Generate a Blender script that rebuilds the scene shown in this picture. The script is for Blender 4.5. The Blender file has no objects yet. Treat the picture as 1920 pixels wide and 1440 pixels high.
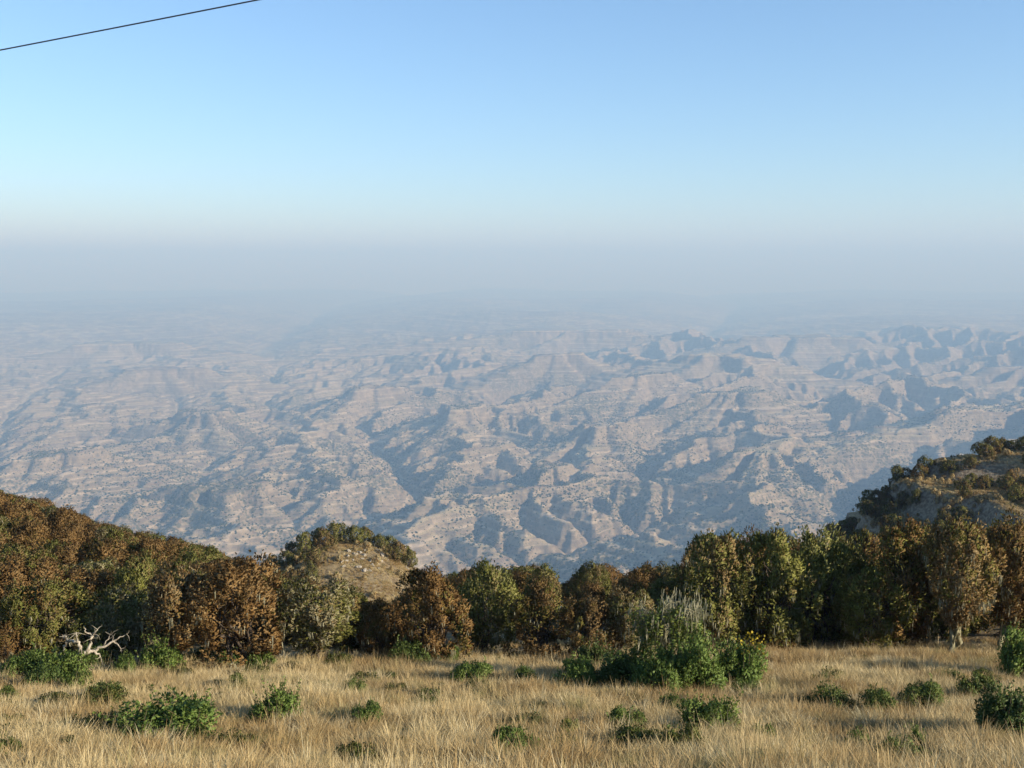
import bpy, math, random
import numpy as np
from mathutils import Vector

SC = bpy.context.scene
COL = SC.collection
R = math.radians

# ------------------------------------------------------------------ camera
F, CX, CY = 1844.0, 960.0, 720.0            # focal length in pixels of a 1920x1440 frame
PITCH = math.atan(220.0 / F)
cam_d = bpy.data.cameras.new('camera')
cam_d.sensor_width = 36.0
cam_d.lens = 36.0 * F / 1920.0
cam_d.clip_start = 0.1
cam_d.clip_end = 300000.0
cam = bpy.data.objects.new('camera', cam_d)
COL.objects.link(cam)
cam.location = (0, 0, 0)
cam.rotation_euler = (math.pi / 2 - PITCH, 0, 0)
SC.camera = cam

# ------------------------------------------------------------------ sky, sun, exposure
SUN_AZ, SUN_EL = R(118), R(22)               # azimuth clockwise from the view direction (+Y)
sun_dir = Vector((math.sin(SUN_AZ) * math.cos(SUN_EL), math.cos(SUN_AZ) * math.cos(SUN_EL), math.sin(SUN_EL)))
world = bpy.data.worlds.new('World')
SC.world = world
world.use_nodes = True
wn, wl = world.node_tree.nodes, world.node_tree.links
wn.clear()
wo = wn.new('ShaderNodeOutputWorld')
wb = wn.new('ShaderNodeBackground')
sky = wn.new('ShaderNodeTexSky')
sky.sky_type = 'NISHITA'
sky.sun_disc = False
sky.sun_elevation = SUN_EL
sky.sun_rotation = SUN_AZ
sky.altitude = 4000
sky.air_density = 1.6
sky.dust_density = 0.0
sky.ozone_density = 5.0
wb.inputs['Strength'].default_value = 0.12
wl.new(sky.outputs[0], wb.inputs[0])
wl.new(wb.outputs[0], wo.inputs[0])

sun_l = bpy.data.lights.new('sun', 'SUN')
sun_l.energy = 5.0
sun_l.angle = R(0.53)
sun_l.color = (1.0, 0.93, 0.83)
sun = bpy.data.objects.new('sun', sun_l)
COL.objects.link(sun)
sun.rotation_euler = sun_dir.to_track_quat('Z', 'Y').to_euler()

SC.view_settings.view_transform = 'Standard'
SC.view_settings.look = 'None'
SC.view_settings.gamma = 1.0
SC.view_settings.use_curve_mapping = False
SC.view_settings.exposure = 0.78
SC.cycles.max_bounces = 6
SC.cycles.diffuse_bounces = 2
SC.cycles.transmission_bounces = 3
SC.cycles.transparent_max_bounces = 8
SC.cycles.volume_bounces = 0
SC.cycles.use_denoising = True
HAZE_DENSITY = 7.6e-5

# ------------------------------------------------------------------ small helpers
def tag(o, label=None, cat=None, group=None, kind=None):
    if label: o['label'] = label
    if cat: o['category'] = cat
    if group: o['group'] = group
    if kind: o['kind'] = kind
    return o

def empty(name, loc, rz=0.0, s=1.0):
    o = bpy.data.objects.new(name, None)
    o.empty_display_size = 0.3
    COL.objects.link(o)
    o.location = loc
    o.rotation_euler = (0, 0, rz)
    o.scale = (s, s, s) if np.isscalar(s) else s
    return o

def np_mesh(name, V, Fc, mat, smooth=True, attrs=None, normals=None):
    """V (n,3); Fc (m,3) or (m,4) index array, every face alike."""
    V = np.asarray(V, np.float32); Fc = np.asarray(Fc, np.int32)
    me = bpy.data.meshes.new(name)
    m, k = Fc.shape
    me.vertices.add(len(V)); me.vertices.foreach_set('co', V.ravel())
    me.loops.add(m * k); me.loops.foreach_set('vertex_index', Fc.ravel())
    me.polygons.add(m)
    me.polygons.foreach_set('loop_start', np.arange(0, m * k, k, dtype=np.int32))
    me.polygons.foreach_set('use_smooth', np.full(m, smooth))
    me.update(calc_edges=True)
    for an, av in (attrs or {}).items():
        a = me.attributes.new(an, 'FLOAT', 'POINT')
        a.data.foreach_set('value', np.asarray(av, np.float32))
    if normals is not None:
        me.normals_split_custom_set_from_vertices(np.asarray(normals, np.float32))
    me.materials.append(mat)
    return me

def obj(name, me, parent=None, color=None):
    o = bpy.data.objects.new(name, me)
    if name == 'lichen': o['kind'] = 'stuff'
    COL.objects.link(o)
    if parent: o.parent = parent
    if color: o.color = color
    return o

def unit(a):
    return a / np.maximum(np.linalg.norm(a, axis=-1, keepdims=True), 1e-9)

def smooth01(a, b, x):
    t = np.clip((x - a) / (b - a), 0, 1)
    return t * t * (3 - 2 * t)

# gradient noise -----------------------------------------------------------
def noise2(x, y, seed=0):
    rng = np.random.RandomState(seed)
    perm = rng.permutation(256).astype(np.int32)
    perm = np.concatenate([perm, perm])
    ang = rng.rand(256).astype(np.float32) * 2 * np.pi
    gx, gy = np.cos(ang), np.sin(ang)
    xi = np.floor(x); yi = np.floor(y)
    fx = (x - xi).astype(np.float32); fy = (y - yi).astype(np.float32)
    xi = xi.astype(np.int64) & 255; yi = yi.astype(np.int64) & 255
    u = fx * fx * fx * (fx * (fx * 6 - 15) + 10)
    v = fy * fy * fy * (fy * (fy * 6 - 15) + 10)
    def g(ix, iy, dx, dy):
        h = perm[(perm[ix & 255] + iy) & 255]
        return gx[h] * dx + gy[h] * dy
    a = g(xi, yi, fx, fy); b = g(xi + 1, yi, fx - 1, fy)
    c = g(xi, yi + 1, fx, fy - 1); d = g(xi + 1, yi + 1, fx - 1, fy - 1)
    return ((a + (b - a) * u) * (1 - v) + (c + (d - c) * u) * v) * 1.5

def fbm(x, y, oct=5, seed=0, gain=0.5, ridged=False):
    s = 0; a = 1.0; t = 0
    for i in range(oct):
        n = noise2(x * 2.0 ** i + 17.3 * i, y * 2.0 ** i - 9.1 * i, seed + i)
        if ridged: n = 1 - 2 * np.abs(n)
        s = s + a * n; t += a; a *= gain
    return s / t

# ------------------------------------------------------------------ materials
def material(name):
    m = bpy.data.materials.new(name)
    m.use_nodes = True
    nt = m.node_tree
    nt.nodes.clear()
    return m, nt.nodes, nt.links

class NT:
    """tiny wrapper that writes node maths in one line"""
    def __init__(s, name):
        s.m, s.n, s.l = material(name)
        s.out = s.n.new('ShaderNodeOutputMaterial')
    def put(s, sock, v):
        if isinstance(v, bpy.types.NodeSocket): s.l.new(v, sock)
        elif v is not None: sock.default_value = v
    def math(s, op, a, b=None, c=None, clamp=False):
        n = s.n.new('ShaderNodeMath'); n.operation = op; n.use_clamp = clamp
        for i, v in enumerate((a, b, c)): s.put(n.inputs[i], v)
        return n.outputs[0]
    def mix(s, f, a, b, mode='MIX'):
        n = s.n.new('ShaderNodeMix'); n.data_type = 'RGBA'; n.blend_type = mode
        s.put(n.inputs['Factor'], f)
        s.put(n.inputs[6], a if not isinstance(a, tuple) else (*a, 1)[:4])
        s.put(n.inputs[7], b if not isinstance(b, tuple) else (*b, 1)[:4])
        return n.outputs[2]
    def noise(s, vec, scale, detail=4, rough=0.55, dist=0.0):
        n = s.n.new('ShaderNodeTexNoise')
        s.put(n.inputs['Vector'], vec); n.inputs['Scale'].default_value = scale
        n.inputs['Detail'].default_value = detail; n.inputs['Roughness'].default_value = rough
        n.inputs['Distortion'].default_value = dist
        return n.outputs[0]
    def ramp(s, v, a, b, lo=0.0, hi=1.0):
        n = s.n.new('ShaderNodeMapRange'); n.interpolation_type = 'SMOOTHSTEP'
        s.put(n.inputs[0], v)
        for i, q in zip((1, 2, 3, 4), (a, b, lo, hi)): s.put(n.inputs[i], q)
        return n.outputs[0]
    def attr(s, name):
        n = s.n.new('ShaderNodeAttribute'); n.attribute_name = name
        return n.outputs['Fac']
    def pos(s):
        return s.n.new('ShaderNodeNewGeometry').outputs['Position']
    def info(s):
        return s.n.new('ShaderNodeObjectInfo')
    def scale(s, vec, xyz):
        n = s.n.new('ShaderNodeVectorMath'); n.operation = 'MULTIPLY'
        s.put(n.inputs[0], vec); n.inputs[1].default_value = xyz
        return n.outputs[0]
    def diffuse(s, col, transl=0.0, rough=0.9, spec=0.15, bump=None, bump_s=0.3, bump_d=0.05, tcol=None):
        p = s.n.new('ShaderNodeBsdfPrincipled')
        s.put(p.inputs['Base Color'], col if not isinstance(col, tuple) else (*col, 1)[:4])
        p.inputs['Roughness'].default_value = rough
        p.inputs['Specular IOR Level'].default_value = spec
        if bump is not None:
            b = s.n.new('ShaderNodeBump')
            b.inputs['Strength'].default_value = bump_s; b.inputs['Distance'].default_value = bump_d
            s.l.new(bump, b.inputs['Height']); s.l.new(b.outputs[0], p.inputs['Normal'])
        sh = p.outputs[0]
        if transl:
            t = s.n.new('ShaderNodeBsdfTranslucent')
            s.put(t.inputs[0], tcol if tcol is not None else (col if not isinstance(col, tuple) else (*col, 1)[:4]))
            mx = s.n.new('ShaderNodeMixShader'); mx.inputs[0].default_value = transl
            s.l.new(sh, mx.inputs[1]); s.l.new(t.outputs[0], mx.inputs[2]); sh = mx.outputs[0]
        s.l.new(sh, s.out.inputs['Surface'])
        return s.m

def mat_ground():
    t = NT('dry_hillside_soil')
    p = t.pos()
    n1 = t.noise(p, 0.16, 5); n2 = t.noise(p, 1.3, 5, 0.65); n3 = t.noise(p, 9.0, 3)
    c = t.mix(t.ramp(n1, .35, .65), (.17, .115, .06), (.26, .19, .095))
    c = t.mix(t.ramp(n2, .45, .7), c, (.33, .26, .14))
    c = t.mix(t.ramp(n2, .5, .32), c, (.10, .085, .045))
    g = t.n.new('ShaderNodeNewGeometry'); sx = t.n.new('ShaderNodeSeparateXYZ')
    t.l.new(g.outputs['Normal'], sx.inputs[0])
    steep = t.ramp(sx.outputs[2], .86, .72)
    c = t.mix(steep, c, t.mix(t.ramp(n2, .4, .65), (.16, .12, .08), (.30, .25, .17)))
    return t.diffuse(c, bump=t.math('ADD', n2, t.math('MULTIPLY', n3, .4)), bump_s=.8, bump_d=.25)

def mat_lowland():
    t = NT('lowland_rock_and_scrub')
    p = t.pos()
    g = t.n.new('ShaderNodeNewGeometry'); sx = t.n.new('ShaderNodeSeparateXYZ')
    t.l.new(g.outputs['Normal'], sx.inputs[0])
    nz = sx.outputs[2]
    pz = t.n.new('ShaderNodeSeparateXYZ'); t.l.new(p, pz.inputs[0])
    big = t.noise(p, 1 / 2600, 4); mid = t.noise(p, 1 / 420, 5, .6); fine = t.noise(p, 1 / 60, 4, .65)
    c = t.mix(t.ramp(big, .36, .64), (.27, .222, .135), (.35, .292, .175))
    c = t.mix(t.ramp(mid, .42, .68, 0, .75), c, (.19, .152, .10))
    # horizontal rock beds
    zz = t.math('ADD', t.math('MULTIPLY', pz.outputs[2], 1 / 22), t.math('MULTIPLY', mid, 1.6))
    st = t.n.new('ShaderNodeTexNoise'); st.noise_dimensions = '1D'
    st.inputs['Scale'].default_value = 1.0; st.inputs['Detail'].default_value = 3
    t.l.new(zz, st.inputs['W'])
    c = t.mix(t.ramp(st.outputs[0], .53, .62, 0, .8), c, (.48, .38, .26))
    c = t.mix(t.ramp(st.outputs[0], .47, .38, 0, .7), c, (.19, .135, .10))
    steep = t.ramp(nz, .88, .70)
    c = t.mix(t.math('MULTIPLY', steep, .7), c, t.mix(t.ramp(fine, .4, .62), (.15, .122, .09), (.28, .225, .155)))
    # cropped fields on gentle ground
    vo = t.n.new('ShaderNodeTexVoronoi'); vo.inputs['Scale'].default_value = 1 / 170; t.l.new(p, vo.inputs['Vector'])
    sc = t.n.new('ShaderNodeSeparateColor'); t.l.new(vo.outputs['Color'], sc.inputs[0])
    gentle = t.ramp(nz, .955, .985)
    fld = t.math('MULTIPLY', t.math('MULTIPLY', gentle, t.ramp(sc.outputs[0], .62, .7)), t.ramp(big, .42, .6, 0, .75))
    c = t.mix(fld, c, (.50, .42, .25))
    fl2 = t.math('MULTIPLY', t.math('MULTIPLY', gentle, t.ramp(sc.outputs[1], .74, .8)), .55)
    c = t.mix(fl2, c, (.20, .13, .09))
    # scrub, thick by the water courses, thin on the spurs
    wet = t.attr('wet')
    cov = t.math('ADD', t.math('MULTIPLY', t.noise(p, 1 / 900, 4, .6), 1.0), t.math('MULTIPLY', wet, .22))
    dots = t.n.new('ShaderNodeTexVoronoi'); dots.inputs['Scale'].default_value = 1 / 26; t.l.new(p, dots.inputs['Vector'])
    lim = t.math('MULTIPLY', t.ramp(cov, .30, .70), .60)
    dmask = t.ramp(t.math('SUBTRACT', lim, dots.outputs['Distance']), -.04, .10)
    c = t.mix(t.math('MULTIPLY', dmask, .85), c, (.085, .085, .05))
    c = t.mix(t.math('MULTIPLY', t.ramp(cov, .60, .82), t.ramp(fine, .35, .6, .1, .65)), c, (.105, .11, .06))
    return t.diffuse(c, rough=1, spec=.05, bump=t.math('ADD', mid, t.math('MULTIPLY', fine, .5)), bump_s=.8, bump_d=26)

def mat_heath():
    t = NT('heath_foliage')
    inf = t.info()
    sp = t.n.new('ShaderNodeSeparateColor'); t.l.new(inf.outputs['Color'], sp.inputs[0])
    brown, grey, val = sp.outputs[0], sp.outputs[1], sp.outputs[2]
    rnd, lobe = t.attr('rnd'), t.attr('lobe')
    # rust coloured tips in patches on an olive crown
    f = t.math('ADD', t.math('MULTIPLY', lobe, .75), t.math('MULTIPLY', rnd, .55))
    f = t.math('ADD', f, t.math('MULTIPLY', t.noise(t.pos(), .9, 3), .7))
    thr = t.math('SUBTRACT', 1.75, t.math('MULTIPLY', brown, 1.55))
    fac = t.ramp(t.math('SUBTRACT', f, thr), -.22, .22)
    green = t.mix(rnd, (.075, .082, .017), (.175, .165, .034))
    green = t.mix(t.math('MULTIPLY', lobe, .5), green, (.12, .135, .03))
    rust = t.mix(rnd, (.105, .059, .020), (.20, .114, .036))
    c = t.mix(fac, green, rust)
    gm = t.math('MULTIPLY', grey, t.ramp(t.math('ADD', rnd, t.math('MULTIPLY', lobe, .4)), .5, .95))
    c = t.mix(gm, c, (.25, .225, .125))
    hs = t.n.new('ShaderNodeHueSaturation'); t.l.new(c, hs.inputs['Color'])
    t.l.new(t.math('MULTIPLY', val, 2.75), hs.inputs['Value'])
    return t.diffuse(hs.outputs[0], transl=.22, rough=.75, spec=.15)

def mat_leaf():
    t = NT('shrub_leaves')
    inf = t.info()
    sp = t.n.new('ShaderNodeSeparateColor'); t.l.new(inf.outputs['Color'], sp.inputs[0])
    rnd, lobe = t.attr('rnd'), t.attr('lobe')
    c = t.mix(rnd, (.07, .115, .022), (.17, .225, .05))
    c = t.mix(t.math('MULTIPLY', lobe, .45), c, (.10, .175, .036))
    c = t.mix(t.math('MULTIPLY', sp.outputs[0], t.ramp(rnd, .2, .8)), c, (.23, .20, .045))   # yellowing
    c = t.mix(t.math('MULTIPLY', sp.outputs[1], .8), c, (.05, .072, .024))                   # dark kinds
    hs = t.n.new('ShaderNodeHueSaturation'); t.l.new(c, hs.inputs['Color'])
    t.l.new(t.math('MULTIPLY', sp.outputs[2], 2.6), hs.inputs['Value'])
    return t.diffuse(hs.outputs[0], transl=.3, rough=.55, spec=.25)

def mat_bark(name, a, b):
    t = NT(name)
    p = t.pos()
    n = t.noise(t.scale(p, (1, 1, .35)), 9, 5, .65)
    c = t.mix(t.ramp(n, .35, .65), a, b)
    return t.diffuse(c, bump=n, bump_s=.7, bump_d=.03)

def mat_flat(name, a, b, scale=6.0, transl=0.0):
    t = NT(name)
    c = t.mix(t.ramp(t.noise(t.pos(), scale, 3), .35, .65), a, b)
    return t.diffuse(c, transl=transl)

def mat_grass():
    t = NT('dry_grass_blades')
    inf = t.info()
    r = inf.outputs['Random']
    loc = inf.outputs['Location']
    patch = t.noise(loc, .22, 3); p2 = t.noise(loc, .75, 3)
    bl, up = t.attr('rnd'), t.attr('up')
    straw = t.mix(bl, (.40, .29, .125), (.70, .56, .29))
    tan = t.mix(bl, (.27, .17, .066), (.48, .34, .145))
    olive = t.mix(bl, (.15, .155, .05), (.30, .28, .10))
    c = t.mix(t.ramp(patch, .40, .62), tan, straw)
    c = t.mix(t.math('MULTIPLY', t.ramp(p2, .56, .68), .75), c, olive)
    c = t.mix(t.math('MULTIPLY', t.ramp(r, .86, .93), .8), c, (.66, .56, .33))
    c = t.mix(t.ramp(up, .35, 0, 0, .55), c, (.17, .12, .055))      # darker brown towards the blade foot
    return t.diffuse(c, transl=.25, rough=.6, spec=.2)

M = dict(
    ground=mat_ground(), lowland=mat_lowland(), heath=mat_heath(), leaf=mat_leaf(), grass=mat_grass(),
    bark=mat_bark('dark_heath_bark', (.045, .034, .024), (.13, .10, .07)),
    pale_bark=mat_bark('weathered_pale_wood', (.24, .20, .14), (.48, .42, .31)),
    mossy_bark=mat_bark('mossy_bark', (.13, .12, .06), (.33, .30, .18)),
    stem=mat_bark('shrub_stem', (.09, .065, .04), (.18, .14, .08)),
    lichen=mat_flat('hanging_lichen', (.24, .23, .14), (.40, .37, .24), 5, .25),
    flower=mat_flat('yellow_flowers', (.40, .30, .03), (.60, .48, .07), 8, .2),
    rock=mat_bark('pale_hill_rock', (.22, .19, .14), (.45, .39, .29)),
    cable=mat_flat('cable_sheath', (.03, .03, .035), (.05, .05, .055)),
    scrub=mat_flat('far_scrub', (.035, .042, .018), (.075, .08, .035), .02),
)

# ------------------------------------------------------------------ near ground
PY = np.array([-6500, -4600, -3200, -1100, -500, -200, -60, -15, 0, 20, 46, 75, 100, 140, 200, 260, 330, 420, 520], float)
PZ = np.array([1370, 970, 690, 225, 115, 46, 15, 3.0, -1.75, -10.7, -19.1, -28.0, -36, -50, -77, -112, -190, -330, -480], float)  # unseen mountain behind the camera is added so the haze can stand taller
_yy = np.linspace(-6560, 560, 28481)
_zz = np.interp(_yy, PY, PZ)
_k = np.hanning(65); _k /= _k.sum()
_zz = np.convolve(np.pad(_zz, 32, mode='edge'), _k, 'valid')

RX = np.array([0, 40, 60, 79, 92, 101, 114, 130, 160, 220, 300, 420], float)
RZ = np.array([-190, -112, -90, -74, -64, -55, -50, -47.5, -45, -42, -38, -34], float)

def gz(x, y):
    x = np.asarray(x, float); y = np.asarray(y, float)
    b = np.interp(y, _yy, _zz)
    b = b + 10.8 * np.exp(-((x + 60) / 29) ** 2 - ((y - 84) / 27) ** 2)                  # wooded hill
    b = b + 6.0 * np.exp(-((x + 95) / 30) ** 2 - ((y - 75) / 40) ** 2)
    b = b + 18.5 * np.exp(-(np.abs((x + 33.5) / 20) ** 2.6) - ((y - 196) / 24) ** 2)         # knoll
    near = smooth01(60, 20, y)
    b = b + (1 - .5 * near) * .55 * fbm(x / 19, y / 19, 3, 5) + .36 * fbm(x / 3.0, y / 2.4, 3, 9) * smooth01(90, 55, y)
    # ridge: benches stepping down towards the camera
    w = fbm(x / 24, y / 24, 3, 21)
    cr = np.interp(x + 5 * w, RX, RZ)
    d = 252 - y + 6 * w
    front = cr - .20 * np.maximum(d, 0) - .55 * np.maximum(-d, 0)
    stp = 8.0
    q = front / stp + .35 * w
    fq = q - np.floor(q)
    ter = (np.floor(q) + smooth01(.62, .98, fq) - .35 * w) * stp
    front = np.where(x > 40, .2 * front + .8 * ter, front)
    k = 5.0
    h = np.clip(.5 + .5 * (front - b) / k, 0, 1)
    r = b + (front - b) * h + k * h * (1 - h)
    return r + .5 * fbm(x / 7, y / 7, 3, 33) * smooth01(60, 120, y)

GX0, GY0, GD = -125.0, 4.0, .5
_gx, _gy = np.meshgrid(np.arange(GX0, 175, GD), np.arange(GY0, 335, GD))
GRID = gz(_gx, _gy)
def gq(x, y):
    """ground height read off the grid above"""
    x = np.asarray(x, float); y = np.asarray(y, float)
    u = np.clip((x - GX0) / GD, 0, GRID.shape[1] - 1.001); v = np.clip((y - GY0) / GD, 0, GRID.shape[0] - 1.001)
    i = u.astype(int); j = v.astype(int); fu = u - i; fv = v - j
    return (GRID[j, i] * (1 - fu) + GRID[j, i + 1] * fu) * (1 - fv) + (GRID[j + 1, i] * (1 - fu) + GRID[j + 1, i + 1] * fu) * fv

CP, SP = math.cos(PITCH), math.sin(PITCH)
def ray(px, py):
    u, v = (px - CX) / F, (py - CY) / F
    return np.array([u, CP - v * SP, -SP - v * CP])
def ground_at(px, py, y0=8, y1=320):
    d = ray(px, py); d = d / d[1]
    ys = np.arange(y0, y1, .1)
    z = d[2] * ys
    hit = np.nonzero(z < gq(d[0] * ys, ys))[0]
    y = ys[hit[0]] if len(hit) else y1
    return np.array([d[0] * y, y, float(gq(d[0] * y, y))])
def on_depth(px, y):
    """ground point straight under picture column px at distance y"""
    z = float(gq(0, y)); x = 0.0
    for _ in range(4):
        x = (px - CX) / F * (y * CP - z * SP); z = float(gq(x, y))
    return np.array([x, y, z])
def px_per_m(p):
    return F / (p[1] * CP - p[2] * SP)

def build_ground():
    xs = np.concatenate([np.arange(-3000, -900, 100), np.arange(-900, -90, 9), np.arange(-90, 60, .8), np.arange(60, 200, 1.6), np.arange(200, 900, 9), np.arange(900, 3001, 100)])
    ys = np.concatenate([np.arange(-6500, -1100, 120), np.arange(-1100, 10, 10), np.arange(10, 60, .6), np.arange(60, 130, 1.2), np.arange(130, 300, 1.6), np.arange(300, 521, 6)])
    X, Y = np.meshgrid(xs, ys)
    Z = gz(X, Y)
    nx, ny = len(xs), len(ys)
    I = np.arange(nx * ny).reshape(ny, nx)
    Fc = np.stack([I[:-1, :-1], I[:-1, 1:], I[1:, 1:], I[1:, :-1]], -1).reshape(-1, 4)
    me = np_mesh('hillside_ground', np.stack([X, Y, Z], -1).reshape(-1, 3), Fc, M['ground'])
    o = obj('hillside_ground', me)
    tag(o, 'dry grassy hillside falling away to the wooded edge of the escarpment', 'ground', kind='structure')
build_ground()

# ------------------------------------------------------------------ the lowland far below
def erode(N, L, base_mask, uplift, h, iters, K, m, diff):
    dx = L / N
    n = N * N
    idx = np.arange(n).reshape(N, N)
    sh = [(-1, -1), (-1, 0), (-1, 1), (0, -1), (0, 1), (1, -1), (1, 0), (1, 1)]
    fixed = base_mask.ravel()
    for it in range(iters):
        hp = np.pad(h, 1, mode='edge'); ip = np.pad(idx, 1, mode='edge')
        best = np.zeros((N, N)); rec = idx.copy(); dist = np.full((N, N), dx)
        lo = np.full((N, N), 1e9)
        for (a, b) in sh:
            hn = hp[1 + a:1 + a + N, 1 + b:1 + b + N]
            dd = dx * (1.41421 if a and b else 1.0)
            s = (h - hn) / dd
            lo = np.minimum(lo, hn)
            k = s > best
            best = np.where(k, s, best); rec = np.where(k, ip[1 + a:1 + a + N, 1 + b:1 + b + N], rec)
            dist = np.where(k, dd, dist)
        pit = (rec == idx) & ~base_mask
        rec = np.where(base_mask, idx, rec).ravel(); dist = dist.ravel()
        d = (rec != idx.ravel()).astype(np.int32); p = rec.copy()
        while True:
            dn = d[p]
            if not dn.any(): break
            d = d + dn; p = p[p]
        order = np.argsort(d, kind='stable')
        ends = np.searchsorted(d[order], np.arange(d.max() + 2))
        A = np.full(n, dx * dx)
        for lv in range(d.max(), 0, -1):
            ii = order[ends[lv]:ends[lv + 1]]
            np.add.at(A, rec[ii], A[ii])
        hf = h.ravel() + np.where(fixed, 0, uplift.ravel())
        f = K * A ** m / dist
        for lv in range(1, d.max() + 1):
            ii = order[ends[lv]:ends[lv + 1]]
            hf[ii] = (hf[ii] + f[ii] * hf[rec[ii]]) / (1 + f[ii])
        h = hf.reshape(N, N)
        h = np.where(pit, np.maximum(h, lo + dx * .01), h)
        hp = np.pad(h, 1, mode='edge')
        lap = hp[:-2, 1:-1] + hp[2:, 1:-1] + hp[1:-1, :-2] + hp[1:-1, 2:] - 4 * h
        h = np.where(base_mask, h, h + diff * lap)
    return h, A.reshape(N, N)

def resize(a, N):
    n = a.shape[0]
    t = (np.arange(N) + .5) * n / N - .5
    i = np.clip(np.floor(t).astype(int), 0, n - 2); f = np.clip(t - i, 0, 1)
    a = a[i] * (1 - f)[:, None] + a[i + 1] * f[:, None]
    return a[:, i] * (1 - f) + a[:, i + 1] * f

def dist_poly(X, Y, pts):
    D = np.full(X.shape, 1e12)
    for (x0, y0), (x1, y1) in zip(pts[:-1], pts[1:]):
        dx, dy = x1 - x0, y1 - y0
        t = np.clip(((X - x0) * dx + (Y - y0) * dy) / (dx * dx + dy * dy), 0, 1)
        D = np.minimum(D, (X - x0 - t * dx) ** 2 + (Y - y0 - t * dy) ** 2)
    return np.sqrt(D)

def make_field(x0, y0, L, levels, rivers, up_fn, K, m, diff, seed):
    h = None
    for N, its in levels:
        c = (np.arange(N) + .5) / N * L
        X, Y = np.meshgrid(x0 + c, y0 + c)
        wx = X + 260 * fbm(X / 2100, Y / 2100, 3, seed); wy = Y + 260 * fbm(X / 2100, Y / 2100, 3, seed + 40)
        bm = np.zeros((N, N), bool)
        bm[0, :] = bm[-1, :] = True; bm[:, 0] = bm[:, -1] = True
        for pts in rivers:
            bm |= dist_poly(wx, wy, pts) < max(L / N * .8, 30)
        up = up_fn(X, Y)
        h = np.random.RandomState(seed).rand(N, N) * 4 if h is None else resize(h, N) + np.random.RandomState(seed + N).rand(N, N) * 3
        h[bm] = 0
        h, A = erode(N, L, bm, up, h, its, K, m, diff)
    return h, A

def up_near(X, Y):
    u = 70 + 40 * smooth01(-3000, 4000, X + .15 * (Y - 9000))
    return u * (1 + .45 * fbm(X / 2600, Y / 2600, 3, 77))
rivers_near = [
    [(-1500, 2100), (-1050, 5000), (-1250, 6500), (-700, 7600), (-1150, 9000), (-1500, 10800), (-3200, 13000), (-4100, 17000), (-6500, 25900)],
    [(3800, 2100), (2100, 5200), (2500, 7200), (3300, 8600), (3000, 10800), (4600, 13200), (5200, 18000), (4300, 25900)],
    [(-5600, 2100), (-4300, 6500), (-4700, 9000), (-6500, 12500), (-8200, 18000), (-11000, 25900)],
    [(700, 9900), (1500, 12500), (900, 15600), (1300, 20000), (-300, 25900)],
    [(-1250, 6500), (-2600, 7900), (-3000, 9600), (-2900, 11200)], [(-700, 7600), (300, 8400), (450, 9600)],
    [(2500, 7200), (1300, 7700), (1200, 9100), (1700, 10000)], [(3300, 8600), (4700, 9900), (5900, 10200), (6700, 11800)],
    [(-1050, 5000), (200, 5900), (900, 6600)], [(-1500, 10800), (-300, 12000), (-100, 13600)],
    [(-4300, 6500), (-3000, 6200), (-2300, 6600)], [(4600, 13200), (3300, 14600), (3000, 16500)],
    [(-4700, 9000), (-3900, 11000), (-4600, 13500), (-5600, 15500)], [(2100, 5200), (3600, 6400), (4600, 7000), (5600, 7200)],
]
hN, AN = make_field(-12000, 2000, 24000, [(180, 60), (360, 34), (720, 18)], rivers_near, up_near, .10, .5, .010, 3)
def up_far(X, Y):
    return 100 * (1 + .6 * fbm(X / 9000, Y / 9000, 3, 78))
hF, AF = make_field(-48000, 0, 96000, [(128, 50), (384, 16)], [[(-2000, 100), (-6000, 25000), (-9000, 50000), (-4000, 95900)], [(6000, 100), (5000, 26000), (12000, 52000), (15000, 95900)]], up_far, .04, .5, .04, 13)

def samp(a, x0, y0, L, X, Y):
    N = a.shape[0]
    u = np.clip((X - x0) / L * N - .5, 0, N - 1.001); v = np.clip((Y - y0) / L * N - .5, 0, N - 1.001)
    i = u.astype(int); j = v.astype(int); fu = u - i; fv = v - j
    return (a[j, i] * (1 - fu) + a[j, i + 1] * fu) * (1 - fv) + (a[j + 1, i] * (1 - fu) + a[j + 1, i + 1] * fu) * fv

qN = np.percentile(hN, 97); qF = np.percentile(hF, 97)
MESAS = [  # centre x, y, half sizes, turn, height above the valley floor, cliff softness
    (4900, 8900, 1500, 620, .25, 610), (2950, 13600, 800, 420, -.3, 650), (650, 14300, 560, 320, .1, 610),
    (1650, 12300, 700, 300, .7, 520), (-450, 6750, 300, 210, .2, 270), (2500, 10600, 700, 330, .5, 520),
    (-2150, 7200, 560, 420, .1, 250), (5200, 17600, 1600, 700, .1, 640), (-3300, 10400, 420, 260, -.3, 330),
    (-5200, 14500, 900, 420, .2, 380), (-1700, 12000, 520, 300, .6, 400), (3700, 7000, 460, 260, .5, 420), (-500, 10300, 420, 250, 1.0, 390), (300, 7700, 330, 200, 1.2, 300), (-3900, 8200, 480, 300, .4, 300), (7000, 12500, 1500, 600, .3, 600), (-7500, 19000, 1500, 600, .1, 420),
    (900, 9300, 480, 260, .8, 360), (2050, 7900, 520, 240, .9, 400), (1500, 19500, 1800, 500, .1, 620),
]
FLOOR = -1880.0
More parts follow.
